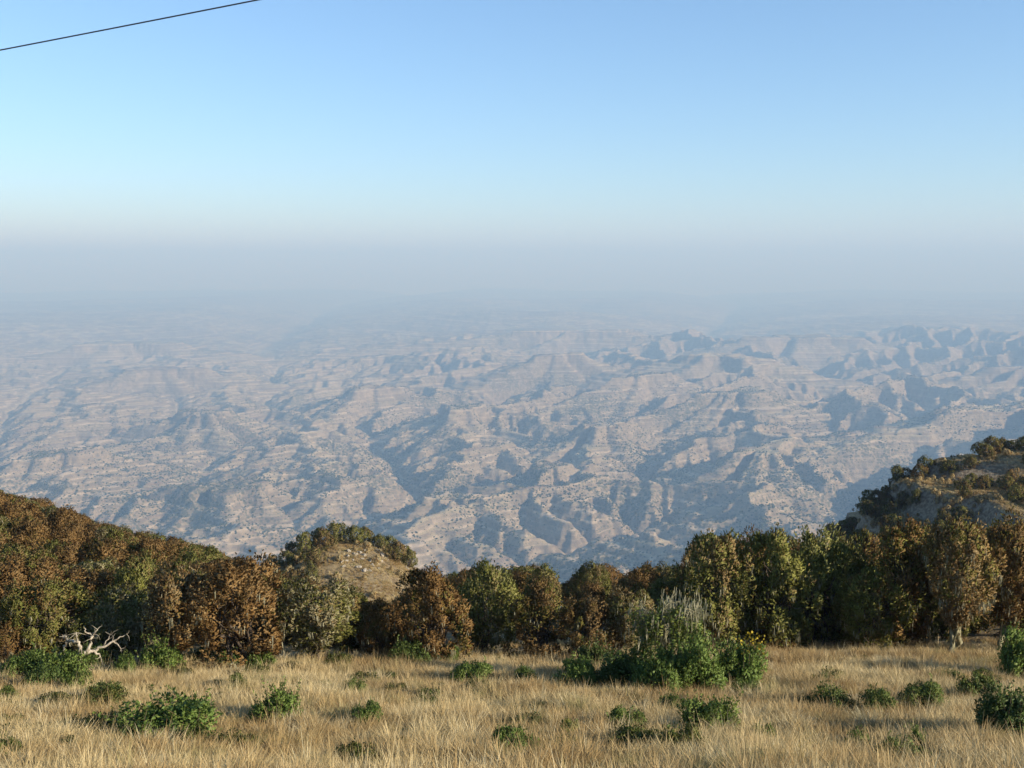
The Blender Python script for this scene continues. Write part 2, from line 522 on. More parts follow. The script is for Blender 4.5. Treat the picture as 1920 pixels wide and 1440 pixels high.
def low_z(X, Y):
    rr = np.hypot(X, Y)
    wx = X + 45 * fbm(X / 420, Y / 420, 3, 51); wy = Y + 45 * fbm(X / 420, Y / 420, 3, 61)
    a = samp(hN, -12000, 2000, 24000, wx, wy) / qN
    b = samp(hF, -48000, 0, 96000, wx, wy) / qF
    rel_n = 370 + 230 * smooth01(-3500, 4200, X)
    k = smooth01(17500, 23500, Y) + smooth01(9500, 11500, np.abs(X))
    k = np.clip(k, 0, 1)
    z = a * rel_n * (1 - k) + b * 640 * k
    for (mx, my, ra, rb, tn, hh) in MESAS:
        c, s = math.cos(tn), math.sin(tn)
        u = (wx - mx) * c + (wy - my) * s; v = -(wx - mx) * s + (wy - my) * c
        ang = np.arctan2(v / rb, u / ra)
        rq = np.hypot(u / ra, v / rb) / (1 + .30 * np.sin(3 * ang + mx) + .17 * np.sin(7 * ang + my) + .08 * np.sin(13 * ang + my))
        dd = (rq - .55) * rb
        prof = hh - np.where(dd < 0, -dd * .02, 0) - np.clip(dd, 0, 70) * 1.5 - np.clip(dd - 70, 0, None) * .52
        z = np.maximum(z, prof)
    fine = fbm(X / 300, Y / 300, 5, 91, .55, True)
    z = z + 34 * fbm(X / 950, Y / 950, 3, 93, .5, True) * smooth01(15, 160, z)
    z = z + 26 * fine * smooth01(20, 200, z) + 9 * fbm(X / 70, Y / 70, 3, 95)
    # level lava beds: benches and risers
    P = 50.0
    q = z / P + .5 * fbm(X / 1800, Y / 1800, 3, 97)
    fr = q - np.floor(q)
    z = z + P * .62 * (smooth01(.50, .98, fr) - fr) * smooth01(25, 110, z) * (.75 + .5 * fbm(X / 1500, Y / 1500, 2, 99))
    z = FLOOR + z
    # the escarpment below the viewpoint
    esc = np.interp(rr, [0, 250, 420, 1000, 2200, 3600, 5000, 6000], [-130, -170, -330, -640, -1180, -1560, -1800, -3000])
    z = np.where(rr < 6000, np.maximum(np.where(rr < 4500, FLOOR - 100, z), np.minimum(esc, np.maximum(esc, z))), z)
    z = np.minimum(z, np.where(rr < 5600, -np.interp(rr, [0, 250, 600, 4500, 5600], [120, 160, 300, 1480, 1560]), 1e9))
    return z - rr * rr / (2 * 7.4e6)                       # curve of the earth

def build_lowland():
    az = np.concatenate([np.linspace(-115, -34, 55)[:-1], np.linspace(-34, 34, 900), np.linspace(34, 115, 55)[1:]])
    rs = np.concatenate([np.geomspace(260, 5000, 50)[:-1], 5000 * np.exp(np.linspace(0, math.log(22000 / 5000), 640))[:-1], np.geomspace(22000, 72000, 150)])
    A, Rr = np.meshgrid(np.radians(az), rs)
    X = Rr * np.sin(A); Y = Rr * np.cos(A)
    Z = low_z(X, Y)
    wet = samp(np.log10(AN), -12000, 2000, 24000, X, Y)
    wet = smooth01(4.2, 6.3, wet)
    nx, ny = len(az), len(rs)
    I = np.arange(nx * ny).reshape(ny, nx)
    Fc = np.stack([I[:-1, :-1], I[:-1, 1:], I[1:, 1:], I[1:, :-1]], -1).reshape(-1, 4)
    me = np_mesh('lowland_hills', np.stack([X, Y, Z], -1).reshape(-1, 3), Fc, M['lowland'], attrs={'wet': wet.ravel()})
    o = obj('lowland_hills', me)
    tag(o, 'hazy eroded brown hills and valleys spread out far below the escarpment', 'hills', kind='structure')
    return float(Z.min())
LOW_MIN = build_lowland()

# ------------------------------------------------------------------ plant building blocks
def tubes(paths, sides=6):
    """paths: list of (points (k,3), radii (k,)) -> verts, quads"""
    Vs, Fs, off = [], [], 0
    for pts, rad in paths:
        pts = np.asarray(pts, float); k = len(pts)
        tan = unit(np.gradient(pts, axis=0))
        ref = np.where(np.abs(tan[:, 2:3]) > .9, np.array([[1., 0, 0]]), np.array([[0, 0, 1.]]))
        u = unit(np.cross(tan, ref)); v = np.cross(tan, u)
        a = np.linspace(0, 2 * np.pi, sides, endpoint=False)
        ring = pts[:, None] + np.asarray(rad)[:, None, None] * (np.cos(a)[None, :, None] * u[:, None] + np.sin(a)[None, :, None] * v[:, None])
        Vs.append(ring.reshape(-1, 3))
        I = np.arange(k * sides).reshape(k, sides) + off
        J = np.roll(I, -1, axis=1)
        Fs.append(np.stack([I[:-1], J[:-1], J[1:], I[1:]], -1).reshape(-1, 4))
        off += k * sides
    return np.concatenate(Vs), np.concatenate(Fs)

def wiggle(p0, p1, rng, n=6, amp=.12, lift=0.0):
    t = np.linspace(0, 1, n)[:, None]
    p = np.asarray(p0) * (1 - t) + np.asarray(p1) * t
    L = np.linalg.norm(np.asarray(p1) - np.asarray(p0))
    w = rng.randn(n, 3) * amp * L * .5
    w[0] = 0; w[-1] = 0
    p = p + w
    p[:, 2] += lift * L * np.sin(np.pi * t[:, 0])
    return p

def sprigs(P, Nn, rng, n_tri, L0, L1, W, up=.5, rand=.55, lobe=None, leafy=False):
    """small leaf faces at points P around outward normals Nn"""
    n = len(P)
    P = np.repeat(P, n_tri, 0); Nn = np.repeat(Nn, n_tri, 0)
    lb = np.repeat(lobe, n_tri)
    rs = np.repeat(rng.rand(n), n_tri) * .65 + rng.rand(n * n_tri) * .35
    ax = unit(Nn * .7 + np.array([0, 0, up]) + rng.randn(n * n_tri, 3) * rand)
    side = unit(np.cross(ax, rng.randn(n * n_tri, 3)))
    fn = np.cross(side, ax)
    flip = np.sum(fn * Nn, 1) < 0
    side = np.where(flip[:, None], -side, side)
    L = (L0 + (L1 - L0) * rng.rand(n * n_tri))[:, None]
    w = (W * (.7 + .6 * rng.rand(n * n_tri)))[:, None]
    b = P - ax * L * .3
    if leafy:      # diamond leaf: four corners
        V = np.stack([b, b + ax * L * .45 + side * w, b + ax * L, b + ax * L * .45 - side * w], 1)
        k = 4
    else:
        V = np.stack([b - side * w * .55, b + side * w * .55 + ax * L * .1, b + ax * L + side * w * .5, b + ax * L * .8 - side * w * .5], 1)
        k = 4
    Fc = np.arange(n * n_tri * k).reshape(-1, k)
    if True:
        Fc = Fc[:, ::1]
    nrm = unit(Nn * .75 + ax * .35 + rng.randn(n * n_tri, 3) * .18)
    # faces look outward
    fn = np.cross(V[:, 1] - V[:, 0], V[:, 3] - V[:, 0])
    bad = np.sum(fn * nrm, 1) < 0
    Fc = np.where(bad[:, None], Fc[:, ::-1], Fc)
    return V.reshape(-1, 3), Fc, np.repeat(nrm, k, 0), np.repeat(rs, k), np.repeat(lb, k)

ENV_T = [0, .12, .35, .6, .8, .93, 1.0]
ENV_R = [.50, .80, .97, 1.0, .84, .56, .20]
def heath_meshes(seed, H=5.5, W=3.6, lobes=80, per=95, L=.155, bare=.14, env=None, lich=60, bole=1.0, bark='bark'):
    rng = np.random.RandomState(seed)
    er = env or ENV_R
    z0 = H * bare
    t = rng.rand(lobes) ** .9
    a = rng.rand(lobes) * 2 * np.pi
    wob = 1 + .26 * np.sin(2 * a + rng.rand() * 6) + .2 * np.sin(3 * a + 5 * t + rng.rand() * 6)
    rad = (.24 + .42 * rng.rand(lobes) ** 1.4) * W / 3.6
    env_r = np.interp(t, ENV_T, er) * W / 2 * wob
    r = np.maximum(env_r - rad * .8, 0) * (.55 + .58 * np.sqrt(rng.rand(lobes)))
    C = np.stack([r * np.cos(a), r * np.sin(a), z0 + (H - z0 - .35) * t + .1], 1)
    lv = rng.rand(lobes)
    D = unit(rng.randn(lobes * per, 3))
    li = np.repeat(np.arange(lobes), per)
    out = unit(np.stack([C[:, 0], C[:, 1], (C[:, 2] - H * .5) * .5], 1) + 1e-6)[li]
    keep = np.sum(D * out, 1) > -.35
    D, li, out = D[keep], li[keep], out[keep]
    Rl = rad[li][:, None] * (.72 + .34 * rng.rand(len(li), 1) + .35 * rng.rand(len(li), 1) ** 6)
    P = C[li] + D * Rl * np.array([1, 1, 1.55])
    V, Fc, N, rs, lb = sprigs(P, unit(D * .8 + out * .4), rng, 2, L * .7, L * 1.35, L * .33, up=.45, lobe=lv[li])
    crown = np_mesh('crown', V, Fc, M['heath'], attrs={'rnd': rs, 'lobe': lb}, normals=N)
    # stems
    paths = []
    ns = rng.randint(2, 4)
    for s in range(ns):
        an = rng.rand() * 6.28
        top = np.array([math.cos(an) * W * .22, math.sin(an) * W * .22, H * (.62 + .15 * rng.rand())])
        base = np.array([math.cos(an) * .13, math.sin(an) * .13, -.35])
        pt = wiggle(base, top, rng, 9, .11)
        paths.append((pt, np.linspace(.12, .03, 9) * (.8 + .4 * rng.rand()) * bole))
        for k in rng.choice(lobes, 7, replace=False):
            j = rng.randint(2, 6)
            if C[k][2] > pt[j][2] - .2:
                paths.append((wiggle(pt[j], C[k], rng, 6, .13, .08), np.linspace(.05, .012, 6)))
    Vt, Ft = tubes(paths, 6)
    trunk = np_mesh('trunk', Vt, Ft, M[bark])
    # hanging lichen
    lm = None
    if lich:
        k = rng.randint(0, lobes, lich * 3)
        k = k[np.argsort(C[k, 2] + rng.randn(len(k)) * H * .3)][:lich * 2]
        d = unit(np.stack([C[k, 0], C[k, 1], np.zeros(len(k))], 1) + rng.randn(len(k), 3) * .25)
        p = C[k] + d * rad[k][:, None] * 1.02
        lm = strands(p, rng, .15, .5, .026)
    return crown, trunk, lm

def strands(p, rng, l0, l1, w, per=3):
    p = np.repeat(p, per, 0) + rng.randn(len(p) * per, 3) * .06
    n = len(p)
    Ln = (l0 + (l1 - l0) * rng.rand(n))[:, None]
    a = rng.rand(n) * 6.28
    s = np.stack([np.cos(a), np.sin(a), np.zeros(n)], 1) * (w * (.6 + .8 * rng.rand(n)))[:, None]
    dn = np.stack([rng.randn(n) * .12, rng.randn(n) * .12, -np.ones(n)], 1) * Ln
    V = np.stack([p - s * .5, p + s * .5, p + dn * .55 + s * .8, p + dn, p + dn * .5 - s * .7], 1)
    Fc = np.arange(n * 5).reshape(-1, 5)
    V6, F6 = V.reshape(-1, 3), np.concatenate([Fc[:, [0, 1, 2, 4]], Fc[:, [4, 2, 3, 3]]])
    F3 = np.concatenate([Fc[:, [0, 1, 2]], Fc[:, [0, 2, 4]], Fc[:, [4, 2, 3]]])
    return np_mesh('lichen', V6, F3, M['lichen'], smooth=False)

TALL = [.62, .88, 1.0, .98, .86, .62, .25]
NARROW = [.70, .95, 1.0, .95, .85, .6, .3]
ROUND = [.45, .78, 1.0, .98, .80, .52, .18]
FLARE = [.25, .5, .85, 1.0, .92, .66, .25]
NEAR = [heath_meshes(100, 5.6, 3.5, 66, 185, env=TALL), heath_meshes(101, 5.6, 3.2, 62, 185, env=NARROW, bare=.08),
        heath_meshes(102, 5.0, 4.0, 70, 180, env=ROUND), heath_meshes(103, 5.6, 4.0, 62, 185, env=FLARE, bare=.28, lich=90),
        heath_meshes(104, 5.2, 3.6, 66, 185, env=TALL, bare=.10), heath_meshes(105, 4.6, 3.8, 66, 185, env=ROUND, bare=.12, lich=90),
        heath_meshes(106, 5.8, 4.0, 58, 190, env=FLARE, bare=.36, lich=90, bole=1.5, bark='mossy_bark')]
FARM = [heath_meshes(200 + i, 4.4, 4.2, 52, 62, L=.27, env=[ROUND, FLARE, TALL, ROUND][i], bare=.12, lich=0) for i in range(4)]

def heath(p, h, w, rz, mesh, brown, grey, val, label, group=None, lich=True, sink=.05):
    crown, trunk, lm = mesh
    hz = max(v.co.z for v in crown.vertices[:]) if 'hz' not in crown else crown['hz']
    if 'hz' not in crown:
        co = np.empty(len(crown.vertices) * 3, np.float32); crown.vertices.foreach_get('co', co); co = co.reshape(-1, 3)
        crown['hz'] = float(np.percentile(co[:, 2], 99.5)); crown['hw'] = float(np.percentile(np.hypot(co[:, 0], co[:, 1]), 97) * 2)
    sz = h / crown['hz']; sw = w / crown['hw']
    t = empty('heath_tree', (p[0], p[1], p[2] - sink), rz, (sw, sw, sz))
    tag(t, label, 'tree', group)
    obj('crown', crown, t, (brown, grey, val, 1))
    obj('trunk', trunk, t)
    if lich and lm: obj('lichen', lm, t)
    return t

# ------------------------------------------------------------------ trees at the meadow's edge
rng = np.random.RandomState(7)
GRP_EDGE = 'heath trees along the edge of the meadow'
# px centre, py top, py base, px width, mesh, brown, grey, value, label
EDGE = [
    (20, 1168, 1252, 80, 5, .80, .1, .52, 'small rusty heath tree behind low green bushes, left of the bleached bare tree'),
    (85, 1085, 1244, 120, 4, .38, .2, .48, 'olive heath tree towering over the bleached bare tree from its left side'),
    (215, 1105, 1240, 130, 5, .42, .7, .50, 'greyish olive heath tree with pale lichen right behind the bleached bare tree'),
    (343, 1062, 1254, 135, 3, .78, .5, .52, 'rust-brown heath tree with pale lichen rising behind the round edge bush'),
    (452, 1056, 1258, 165, 0, .92, .2, .55, 'broad bright rust-red heath tree with lichen fringe, widest of the brown ones'),
    (598, 1082, 1252, 140, 3, .50, .9, .50, 'grey lichen-covered heath tree with forked dark branches showing, in front of knoll'),
    (712, 1128, 1242, 85, 5, .66, .1, .46, 'small brown-topped heath tree in a dark gap below the bare knoll'),
    (812, 1068, 1246, 118, 1, .74, .1, .50, 'narrow brown heath tree pressed against the bright olive rounded one'),
    (912, 1058, 1234, 118, 2, .22, .3, .56, 'bright olive-green rounded heath tree between two brown ones'),
    (1006, 1092, 1242, 100, 1, .62, .2, .48, 'brownish olive column-shaped heath tree right of the bright olive one'),
    (1100, 1118, 1240, 85, 4, .66, .3, .46, 'low brown heath tree left of the broken lichen-hung tree'),
    (1165, 1104, 1238, 95, 3, .55, .6, .48, 'lichen-streaked brown heath tree directly behind the broken lichen-hung tree'),
    (1345, 1006, 1226, 122, 0, .38, .3, .58, 'tall olive and brown heath tree behind the yellow-flowered bush'),
    (1450, 1000, 1222, 118, 1, .25, .2, .60, 'tall dense olive heath tree, first right of the yellow-flowered bush'),
    (1532, 998, 1219, 118, 4, .20, .3, .62, 'tall light olive heath tree with pale lichen beside a dark gap'),
    (1628, 1072, 1226, 110, 2, .30, .1, .62, 'short bushy green-gold heath tree standing in front of a taller brown-topped one'),
    (1690, 984, 1216, 125, 1, .56, .1, .50, 'tall heath tree, brown above and green below, behind the short green-gold one'),
    (1788, 980, 1236, 125, 6, .66, .4, .52, 'tall rusty heath tree with pale forked trunk showing at its foot'),
    (1885, 984, 1232, 125, 6, .72, .2, .52, 'tall red-brown heath tree with crooked dark trunk behind the leafy edge bush'),
    (1965, 1000, 1232, 120, 0, .7, .2, .52, 'tall brown heath tree beyond the leafy edge bush, partly out of view'),
]
edge_pos = []
for (px, pt, pb, pw, mi, br, gr, va, lab) in EDGE:
    p = ground_at(px, pb)
    k = px_per_m(p)
    edge_pos.append(p)
    heath(p, (pb - pt) / k * 1.04, pw / k * 1.25, rng.rand() * 6.28, NEAR[mi], br, gr, va, lab, GRP_EDGE)

# ------------------------------------------------------------------ thickets behind
SKY_U = [-100, 0, 100, 170, 230, 330, 440, 480, 560, 640, 690, 745, 800, 860, 930, 1000, 1290, 1310, 1400, 1590, 1640, 1700, 2000]
SKY_V = [915, 920, 944, 977, 992, 1010, 1052, 1076, 1088, 1110, 1128, 1128, 1085, 1068, 1050, 1044, 1040, 1006, 1000, 1004, 992, 984, 984]
def thicket(n, region, mesh_set, sp, hrange, wrange, chooser, keep=None, seed=0, limit=True):
    rg = np.random.RandomState(seed)
    pts, tries = [], 0
    (x0, x1, y0, y1) = region
    while len(pts) < n and tries < 20000:
        tries += 1
        x, y = x0 + (x1 - x0) * rg.rand(), y0 + (y1 - y0) * rg.rand()
        if keep and not keep(x, y): continue
        s = sp(x, y) if callable(sp) else sp
        if any((x - q[0]) ** 2 + (y - q[1]) ** 2 < s * s for q in pts): continue
        if any((x - q[0]) ** 2 + (y - q[1]) ** 2 < 2.0 ** 2 for q in edge_pos): continue
        pts.append((x, y))
        h = hrange[0] + (hrange[1] - hrange[0]) * rg.rand(); w = wrange[0] + (wrange[1] - wrange[0]) * rg.rand()
        z = float(gq(x, y))
        if limit:
            u, v = px_of(x, y, z + h)
            lim = np.interp(u, SKY_U, SKY_V) + rg.rand() * 8
            if v < lim: h -= (lim - v) / px_per_m((x, y, z))
            if h < 2.4: pts.pop(); continue
        br, gr, va, lab, grp = chooser(rg, x, y)
        heath((x, y, z), h, w, rg.rand() * 6.28, mesh_set[rg.randint(len(mesh_set))], br, gr, va, lab, grp, lich=(gr > .45 and y < 125))
    return pts

def px_of(x, y, z=None):
    z = gq(x, y) if z is None else z
    d = y * CP - z * SP
    return CX + F * x / d, CY - F * (y * SP + z * CP) / d

def c_hill(rg, x, y):
    br, gr, va, lab, grp = c_hill0(rg, x, y)
    v = float(px_of(x, y)[1])
    w = 'near the crest of the wooded hill' if v < 1040 else 'halfway up the wooded hill' if v < 1110 else 'low on the wooded hill, close behind the edge trees'
    return br, gr, va, lab + w, grp + ', ' + w.split(',')[0]
def c_hill0(rg, x, y):
    q = rg.rand() + .35 * float(fbm(np.array(x / 9), np.array(y / 9), 2, 4))
    if q < .52: return max(.3, .58 + .34 * rg.rand()), .2, .50 + .07 * rg.rand(), 'rust-brown heath tree ', 'rust-brown heath trees on the wooded hill'
    if q < .80: return .30 + .18 * rg.rand(), .25, .48 + .08 * rg.rand(), 'olive heath tree ', 'olive heath trees on the wooded hill'
    return .35 + .2 * rg.rand(), .95, .50 + .05 * rg.rand(), 'pale lichen-grey heath tree ', 'lichen-grey heath trees on the wooded hill'
thicket(118, (-62, -9, 50, 100), NEAR[:6], lambda x, y: 2.55 + .012 * (y - 50), (3.6, 4.9), (3.4, 4.6), c_hill,
        keep=lambda x, y: -70 < px_of(x, y)[0] < 640 and x < -9 - (y - 50) * .10, seed=11)

def c_band(rg, x, y):
    br, gr, va, lab, grp = c_band0(rg, x, y)
    u = float(px_of(x, y)[0])
    w = 'the narrow brown edge tree' if u < 860 else 'the bright olive rounded tree' if u < 1060 else 'the broken lichen-hung tree' if u < 1300 else 'the first tall olive trees'
    return br, gr, va, lab + w, grp + ' ' + w
def c_band0(rg, x, y):
    if rg.rand() < .6: return .55 + .3 * rg.rand(), .2, .44 + .07 * rg.rand(), 'brown heath tree in the low belt well behind ', 'brown heath trees in the belt behind'
    return .25 + .2 * rg.rand(), .4, .44 + .08 * rg.rand(), 'olive heath tree in the low belt well behind ', 'olive heath trees in the belt behind'
thicket(62, (-16, 48, 56, 122), NEAR[:6], 3.5, (3.6, 4.9), (3.4, 4.6), c_band,
        keep=lambda x, y: 690 < px_of(x, y)[0] < 1560, seed=12)

def c_gap(rg, x, y):
    return .5 + .3 * rg.rand(), .2, .44 + .06 * rg.rand(), 'stunted brown heath tree in the gap below the bare-fronted knoll', 'stunted heath trees below the knoll'
thicket(14, (-13, -3, 49, 68), NEAR[:6], 2.0, (2.5, 3.4), (2.6, 3.4), c_gap, keep=lambda x, y: 630 < px_of(x, y)[0] < 800, seed=17)

def c_knoll(rg, x, y):
    w = 'along the crest of the bare-fronted knoll' if y > 191 and px_of(x, y)[0] > 560 else 'on the shaded flank of the bare-fronted knoll'
    b = rg.rand()
    return .15 + .5 * b, .35, .42 + .08 * rg.rand(), ('small dark olive' if b < .5 else 'small brownish') + ' heath tree ' + w, 'heath trees ' + w
def k_knoll(x, y):
    u, v = px_of(x, y)
    if not (470 < u < 800): return False
    return (187 < y < 206 and u < 770) or (u < 600 and y > 160)
thicket(56, (-60, -12, 158, 226), FARM, 2.9, (3.2, 5.0), (3.6, 5.2), c_knoll, keep=k_knoll, seed=13, limit=False)

def c_ridge(rg, x, y):
    w = 'on the skyline of the terraced ridge' if y > 240 else 'on the benches of the terraced ridge' if y > 205 else 'at the shaded foot of the terraced ridge'
    b = rg.rand()
    return .2 + .45 * b, .2, .38 + .08 * rg.rand(), ('dull green' if b < .5 else 'brownish') + ' heath tree ' + w, 'heath trees ' + w
def k_ridge(x, y):
    u, v = px_of(x, y)
    if not (1500 < u < 1960): return False
    f = float(fbm(np.array(x / 13), np.array(y / 9), 2, 71))
    return v < 1040 and (f > .16 or u < 1680 or (y > 236 and f > .05))
thicket(74, (50, 140, 150, 262), FARM, 3.2, (3.2, 4.8), (3.8, 5.2), c_ridge, keep=k_ridge, seed=14, limit=False)

def c_wall(rg, x, y):
    br, gr, va, lab, grp = c_wall0(rg, x, y)
    u = float(px_of(x, y)[0])
    w = 'the tall dense olive trees' if u < 1570 else 'the thin grey dead tree' if u < 1740 else 'the tall rusty trees with bare trunks'
    return br, gr, va, lab + w, grp + ' ' + w
def c_wall0(rg, x, y):
    if rg.rand() < .5: return .5 + .3 * rg.rand(), .2, .44 + .07 * rg.rand(), 'brown heath tree filling the gap just behind ', 'brown heath trees just behind'
    return .25 + .2 * rg.rand(), .3, .44 + .08 * rg.rand(), 'olive heath tree filling the gap just behind ', 'olive heath trees just behind'
thicket(36, (8, 48, 51, 76), NEAR[:6], 2.6, (5.5, 8.2), (3.2, 4.2), c_wall,
        keep=lambda x, y: 1290 < px_of(x, y)[0] < 1990, seed=16)

# ------------------------------------------------------------------ shrubs of the meadow
def shrub_meshes(seed, H=1.0, W=1.6, lobes=26, per=190, leaf=.065, spiky=.6):
    rg = np.random.RandomState(seed)
    a = rg.rand(lobes) * 6.28; r = np.sqrt(rg.rand(lobes)) * W * .38
    top = H * (1 - .55 * (r / (W * .5)) ** 2) * (.42 + .62 * rg.rand(lobes))
    zc = top * (.45 + .4 * rg.rand(lobes))
    C = np.stack([r * np.cos(a), r * np.sin(a), zc], 1)
    rad = W * (.11 + .07 * rg.rand(lobes))
    li = np.repeat(np.arange(lobes), per)
    D = unit(rg.randn(len(li), 3) + np.array([0, 0, .35]))
    P = C[li] + D * rad[li][:, None] * (.55 + .6 * rg.rand(len(li), 1)) * np.array([1, 1, 1.15])
    ok = P[:, 2] > .02
    P, D, li = P[ok], D[ok], li[ok]
    # upright leafy shoots
    ns = int(lobes * 1.6)
    k = rg.randint(0, lobes, ns)
    b = C[k] + unit(rg.randn(ns, 3)) * rad[k][:, None] * .6
    dr = unit(np.stack([rg.randn(ns) * .35, rg.randn(ns) * .35, np.ones(ns)], 1))
    ln = H * (.15 + .42 * rg.rand(ns) ** 1.6) * spiky * 1.6
    tt = np.linspace(.1, 1, 14)
    Ps = (b[:, None] + dr[:, None] * (ln[:, None] * tt[None])[..., None]).reshape(-1, 3)
    Ps = Ps + rg.randn(len(Ps), 3) * .02
    Ds = unit(rg.randn(len(Ps), 3) * np.array([1, 1, .4]) + np.array([0, 0, .5]))
    lv = rg.rand(lobes)
    lo = np.concatenate([lv[li], np.repeat(lv[k], 14)])
    V, Fc, N, rs, lb = sprigs(np.concatenate([P, Ps]), np.concatenate([D, Ds]), rg, 2, leaf * .8, leaf * 1.5, leaf * .26, up=.35, rand=.6, lobe=lo, leafy=True)
    fol = np_mesh('foliage', V, Fc, M['leaf'], attrs={'rnd': rs, 'lobe': lb}, normals=N)
    paths = []
    for i in range(lobes):
        j = rg.rand(2) * .16 - .08
        paths.append((wiggle((j[0], j[1], -.12), C[i], rg, 5, .12), np.linspace(.018, .006, 5)))
    for i in range(ns):
        paths.append((np.stack([C[k[i]], b[i] + dr[i] * ln[i]]), np.array([.006, .003])))
    Vt, Ft = tubes(paths, 4)
    return fol, np_mesh('stems', Vt, Ft, M['stem'])

SHR = [shrub_meshes(300), shrub_meshes(301, 1.1, 1.4, 24, 180, spiky=.9), shrub_meshes(302, .8, 1.8, 28, 180, spiky=.45),
       shrub_meshes(303, .6, 1.4, 20, 170, .055, .35), shrub_meshes(304, 1.3, 1.7, 34, 210, .07, .6)]
DIM = [(1.0, 1.6), (1.1, 1.4), (.8, 1.8), (.6, 1.4), (1.3, 1.7)]
SHRUBS = [  # px, py base, px width, px height, mesh, yellow, dark, value, label
    (325, 1408, 200, 100, 4, .15, 0, .56, 'broad bright green leafy bush, largest in the open grass'),
    (528, 1366, 88, 78, 1, .10, 0, .54, 'upright green bush with a loose tall spray, right of the largest open-grass bush'),
    (688, 1366, 60, 46, 0, .05, .1, .54, 'small fresh green bush alone amid straw-coloured grass'),
    (305, 1268, 78, 62, 1, .20, 0, .54, 'round light green bush against the dark foot of the rust-brown trees'),
    (236, 1272, 46, 40, 0, .15, .1, .50, 'little green bush between the bleached bare tree and the round edge bush'),
    (172, 1262, 62, 40, 2, .1, .45, .46, 'dull dark green bush at the foot of the bleached bare tree'),
    (50, 1276, 90, 42, 2, .15, .1, .50, 'low spreading green bush under the small rusty heath tree'),
    (118, 1286, 100, 48, 2, .2, .0, .52, 'low sunlit green bush in front of the bleached bare tree'),
    (76, 1296, 70, 34, 3, .1, .5, .46, 'dark low bush in front of the spreading one by the rusty tree'),
    (205, 1322, 66, 34, 3, .15, .1, .50, 'flat loose green bush on straw grass before the bleached bare tree'),
    (145, 1304, 56, 32, 3, .5, .1, .50, 'flat pale olive bush below the sunlit bush of the bare tree'),
    (18, 1330, 40, 34, 3, .4, .1, .48, 'small olive bush in grass below the low spreading bushes'),
    (16, 1432, 52, 50, 1, .5, .3, .44, 'olive brown tuft bush beyond the broad bush in the grass'),
    (432, 1262, 52, 32, 2, .2, .1, .52, 'low green bush at the foot of the broad rust-red tree'),
    (492, 1262, 58, 36, 0, .25, 0, .52, 'light green bush right of the broad rust-red tree foot'),
    (665, 1312, 42, 28, 3, .3, .1, .52, 'thin green tuft bush in the grass under the grey lichen tree'),
    (440, 1300, 40, 26, 3, .5, .2, .48, 'faded olive tuft bush in the grass below the broad rust-red tree'),
    (770, 1250, 80, 34, 2, .3, .35, .46, 'dull low bush at the foot of the narrow brown heath tree'),
    (826, 1248, 62, 38, 0, .2, .1, .50, 'green leafy bush left of the foot of the bright olive tree'),
    (884, 1290, 84, 36, 2, .15, .1, .52, 'low green bush in the long shadow left of the broken lichen-hung tree'),
    (985, 1292, 46, 28, 3, .2, .2, .50, 'small green bush lying in the shadow between two larger bushes'),
    (1088, 1296, 84, 58, 0, .15, 0, .55, 'sunlit round bush just left of the broken lichen-hung tree'),
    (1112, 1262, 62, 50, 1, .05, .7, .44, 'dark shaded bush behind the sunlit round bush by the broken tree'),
    (1182, 1296, 120, 80, 4, .05, .5, .46, 'dark green bush at the left foot of the broken lichen-hung tree'),
    (1240, 1306, 104, 86, 0, .10, .15, .52, 'leafy green bush in front of the broken lichen-hung trunk'),
    (1302, 1304, 100, 112, 4, .10, .1, .54, 'tall fresh green bush at the right foot of the broken lichen-hung tree'),
    (1388, 1296, 106, 96, 4, .12, .05, .54, 'green bush with yellow flower heads on top, right of the broken tree'),
    (1392, 1318, 56, 34, 3, .1, .4, .46, 'low dark bush under the yellow-flowered one'),
    (1330, 1390, 116, 82, 4, .20, .05, .53, 'wide green bush in the grass below the yellow-flowered one'),
    (1424, 1398, 52, 38, 0, .3, .1, .52, 'small bright bush right of the wide green bush in the grass'),
    (1250, 1350, 54, 44, 1, .1, .3, .46, 'small dull bush below the broken lichen-hung tree, above the wide green bush'),
    (1168, 1378, 78, 48, 0, .2, .1, .50, 'green bush half sunk in grass left of the wide green bush'),
    (958, 1424, 96, 56, 0, .2, .1, .50, 'leafy bush sunk in tall grass beside a yellow-green mound'),
    (1066, 1396, 54, 36, 3, .85, 0, .52, 'small yellow-green moundlike bush in tall grass'),
    (1895, 1280, 84, 108, 4, .15, .0, .55, 'tall leafy green bush before the red-brown tree at the meadow edge'),
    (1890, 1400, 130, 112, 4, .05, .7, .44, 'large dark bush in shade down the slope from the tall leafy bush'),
    (1838, 1318, 64, 44, 3, .5, .35, .46, 'dark olive bush between the tall leafy bush and the large dark one'),
    (1562, 1342, 88, 36, 3, .4, .45, .46, 'low dark olive bush, first of a row across the open grass'),
    (1648, 1344, 84, 36, 3, .45, .4, .46, 'low dark olive bush, middle one of a row across the open grass'),
    (1734, 1338, 96, 44, 2, .35, .35, .46, 'low spreading olive bush, last of a row across the open grass'),
    (1608, 1418, 62, 36, 3, .25, .1, .50, 'small green bush in the grass below the row of low dark bushes'),
    (1690, 1448, 100, 46, 2, .2, .25, .48, 'wide low green bush in the grass below the spreading olive bush'),
    (1730, 1424, 38, 48, 1, .15, 0, .54, 'slim bright green bush standing over a wide low one'),
]
rs2 = np.random.RandomState(21)
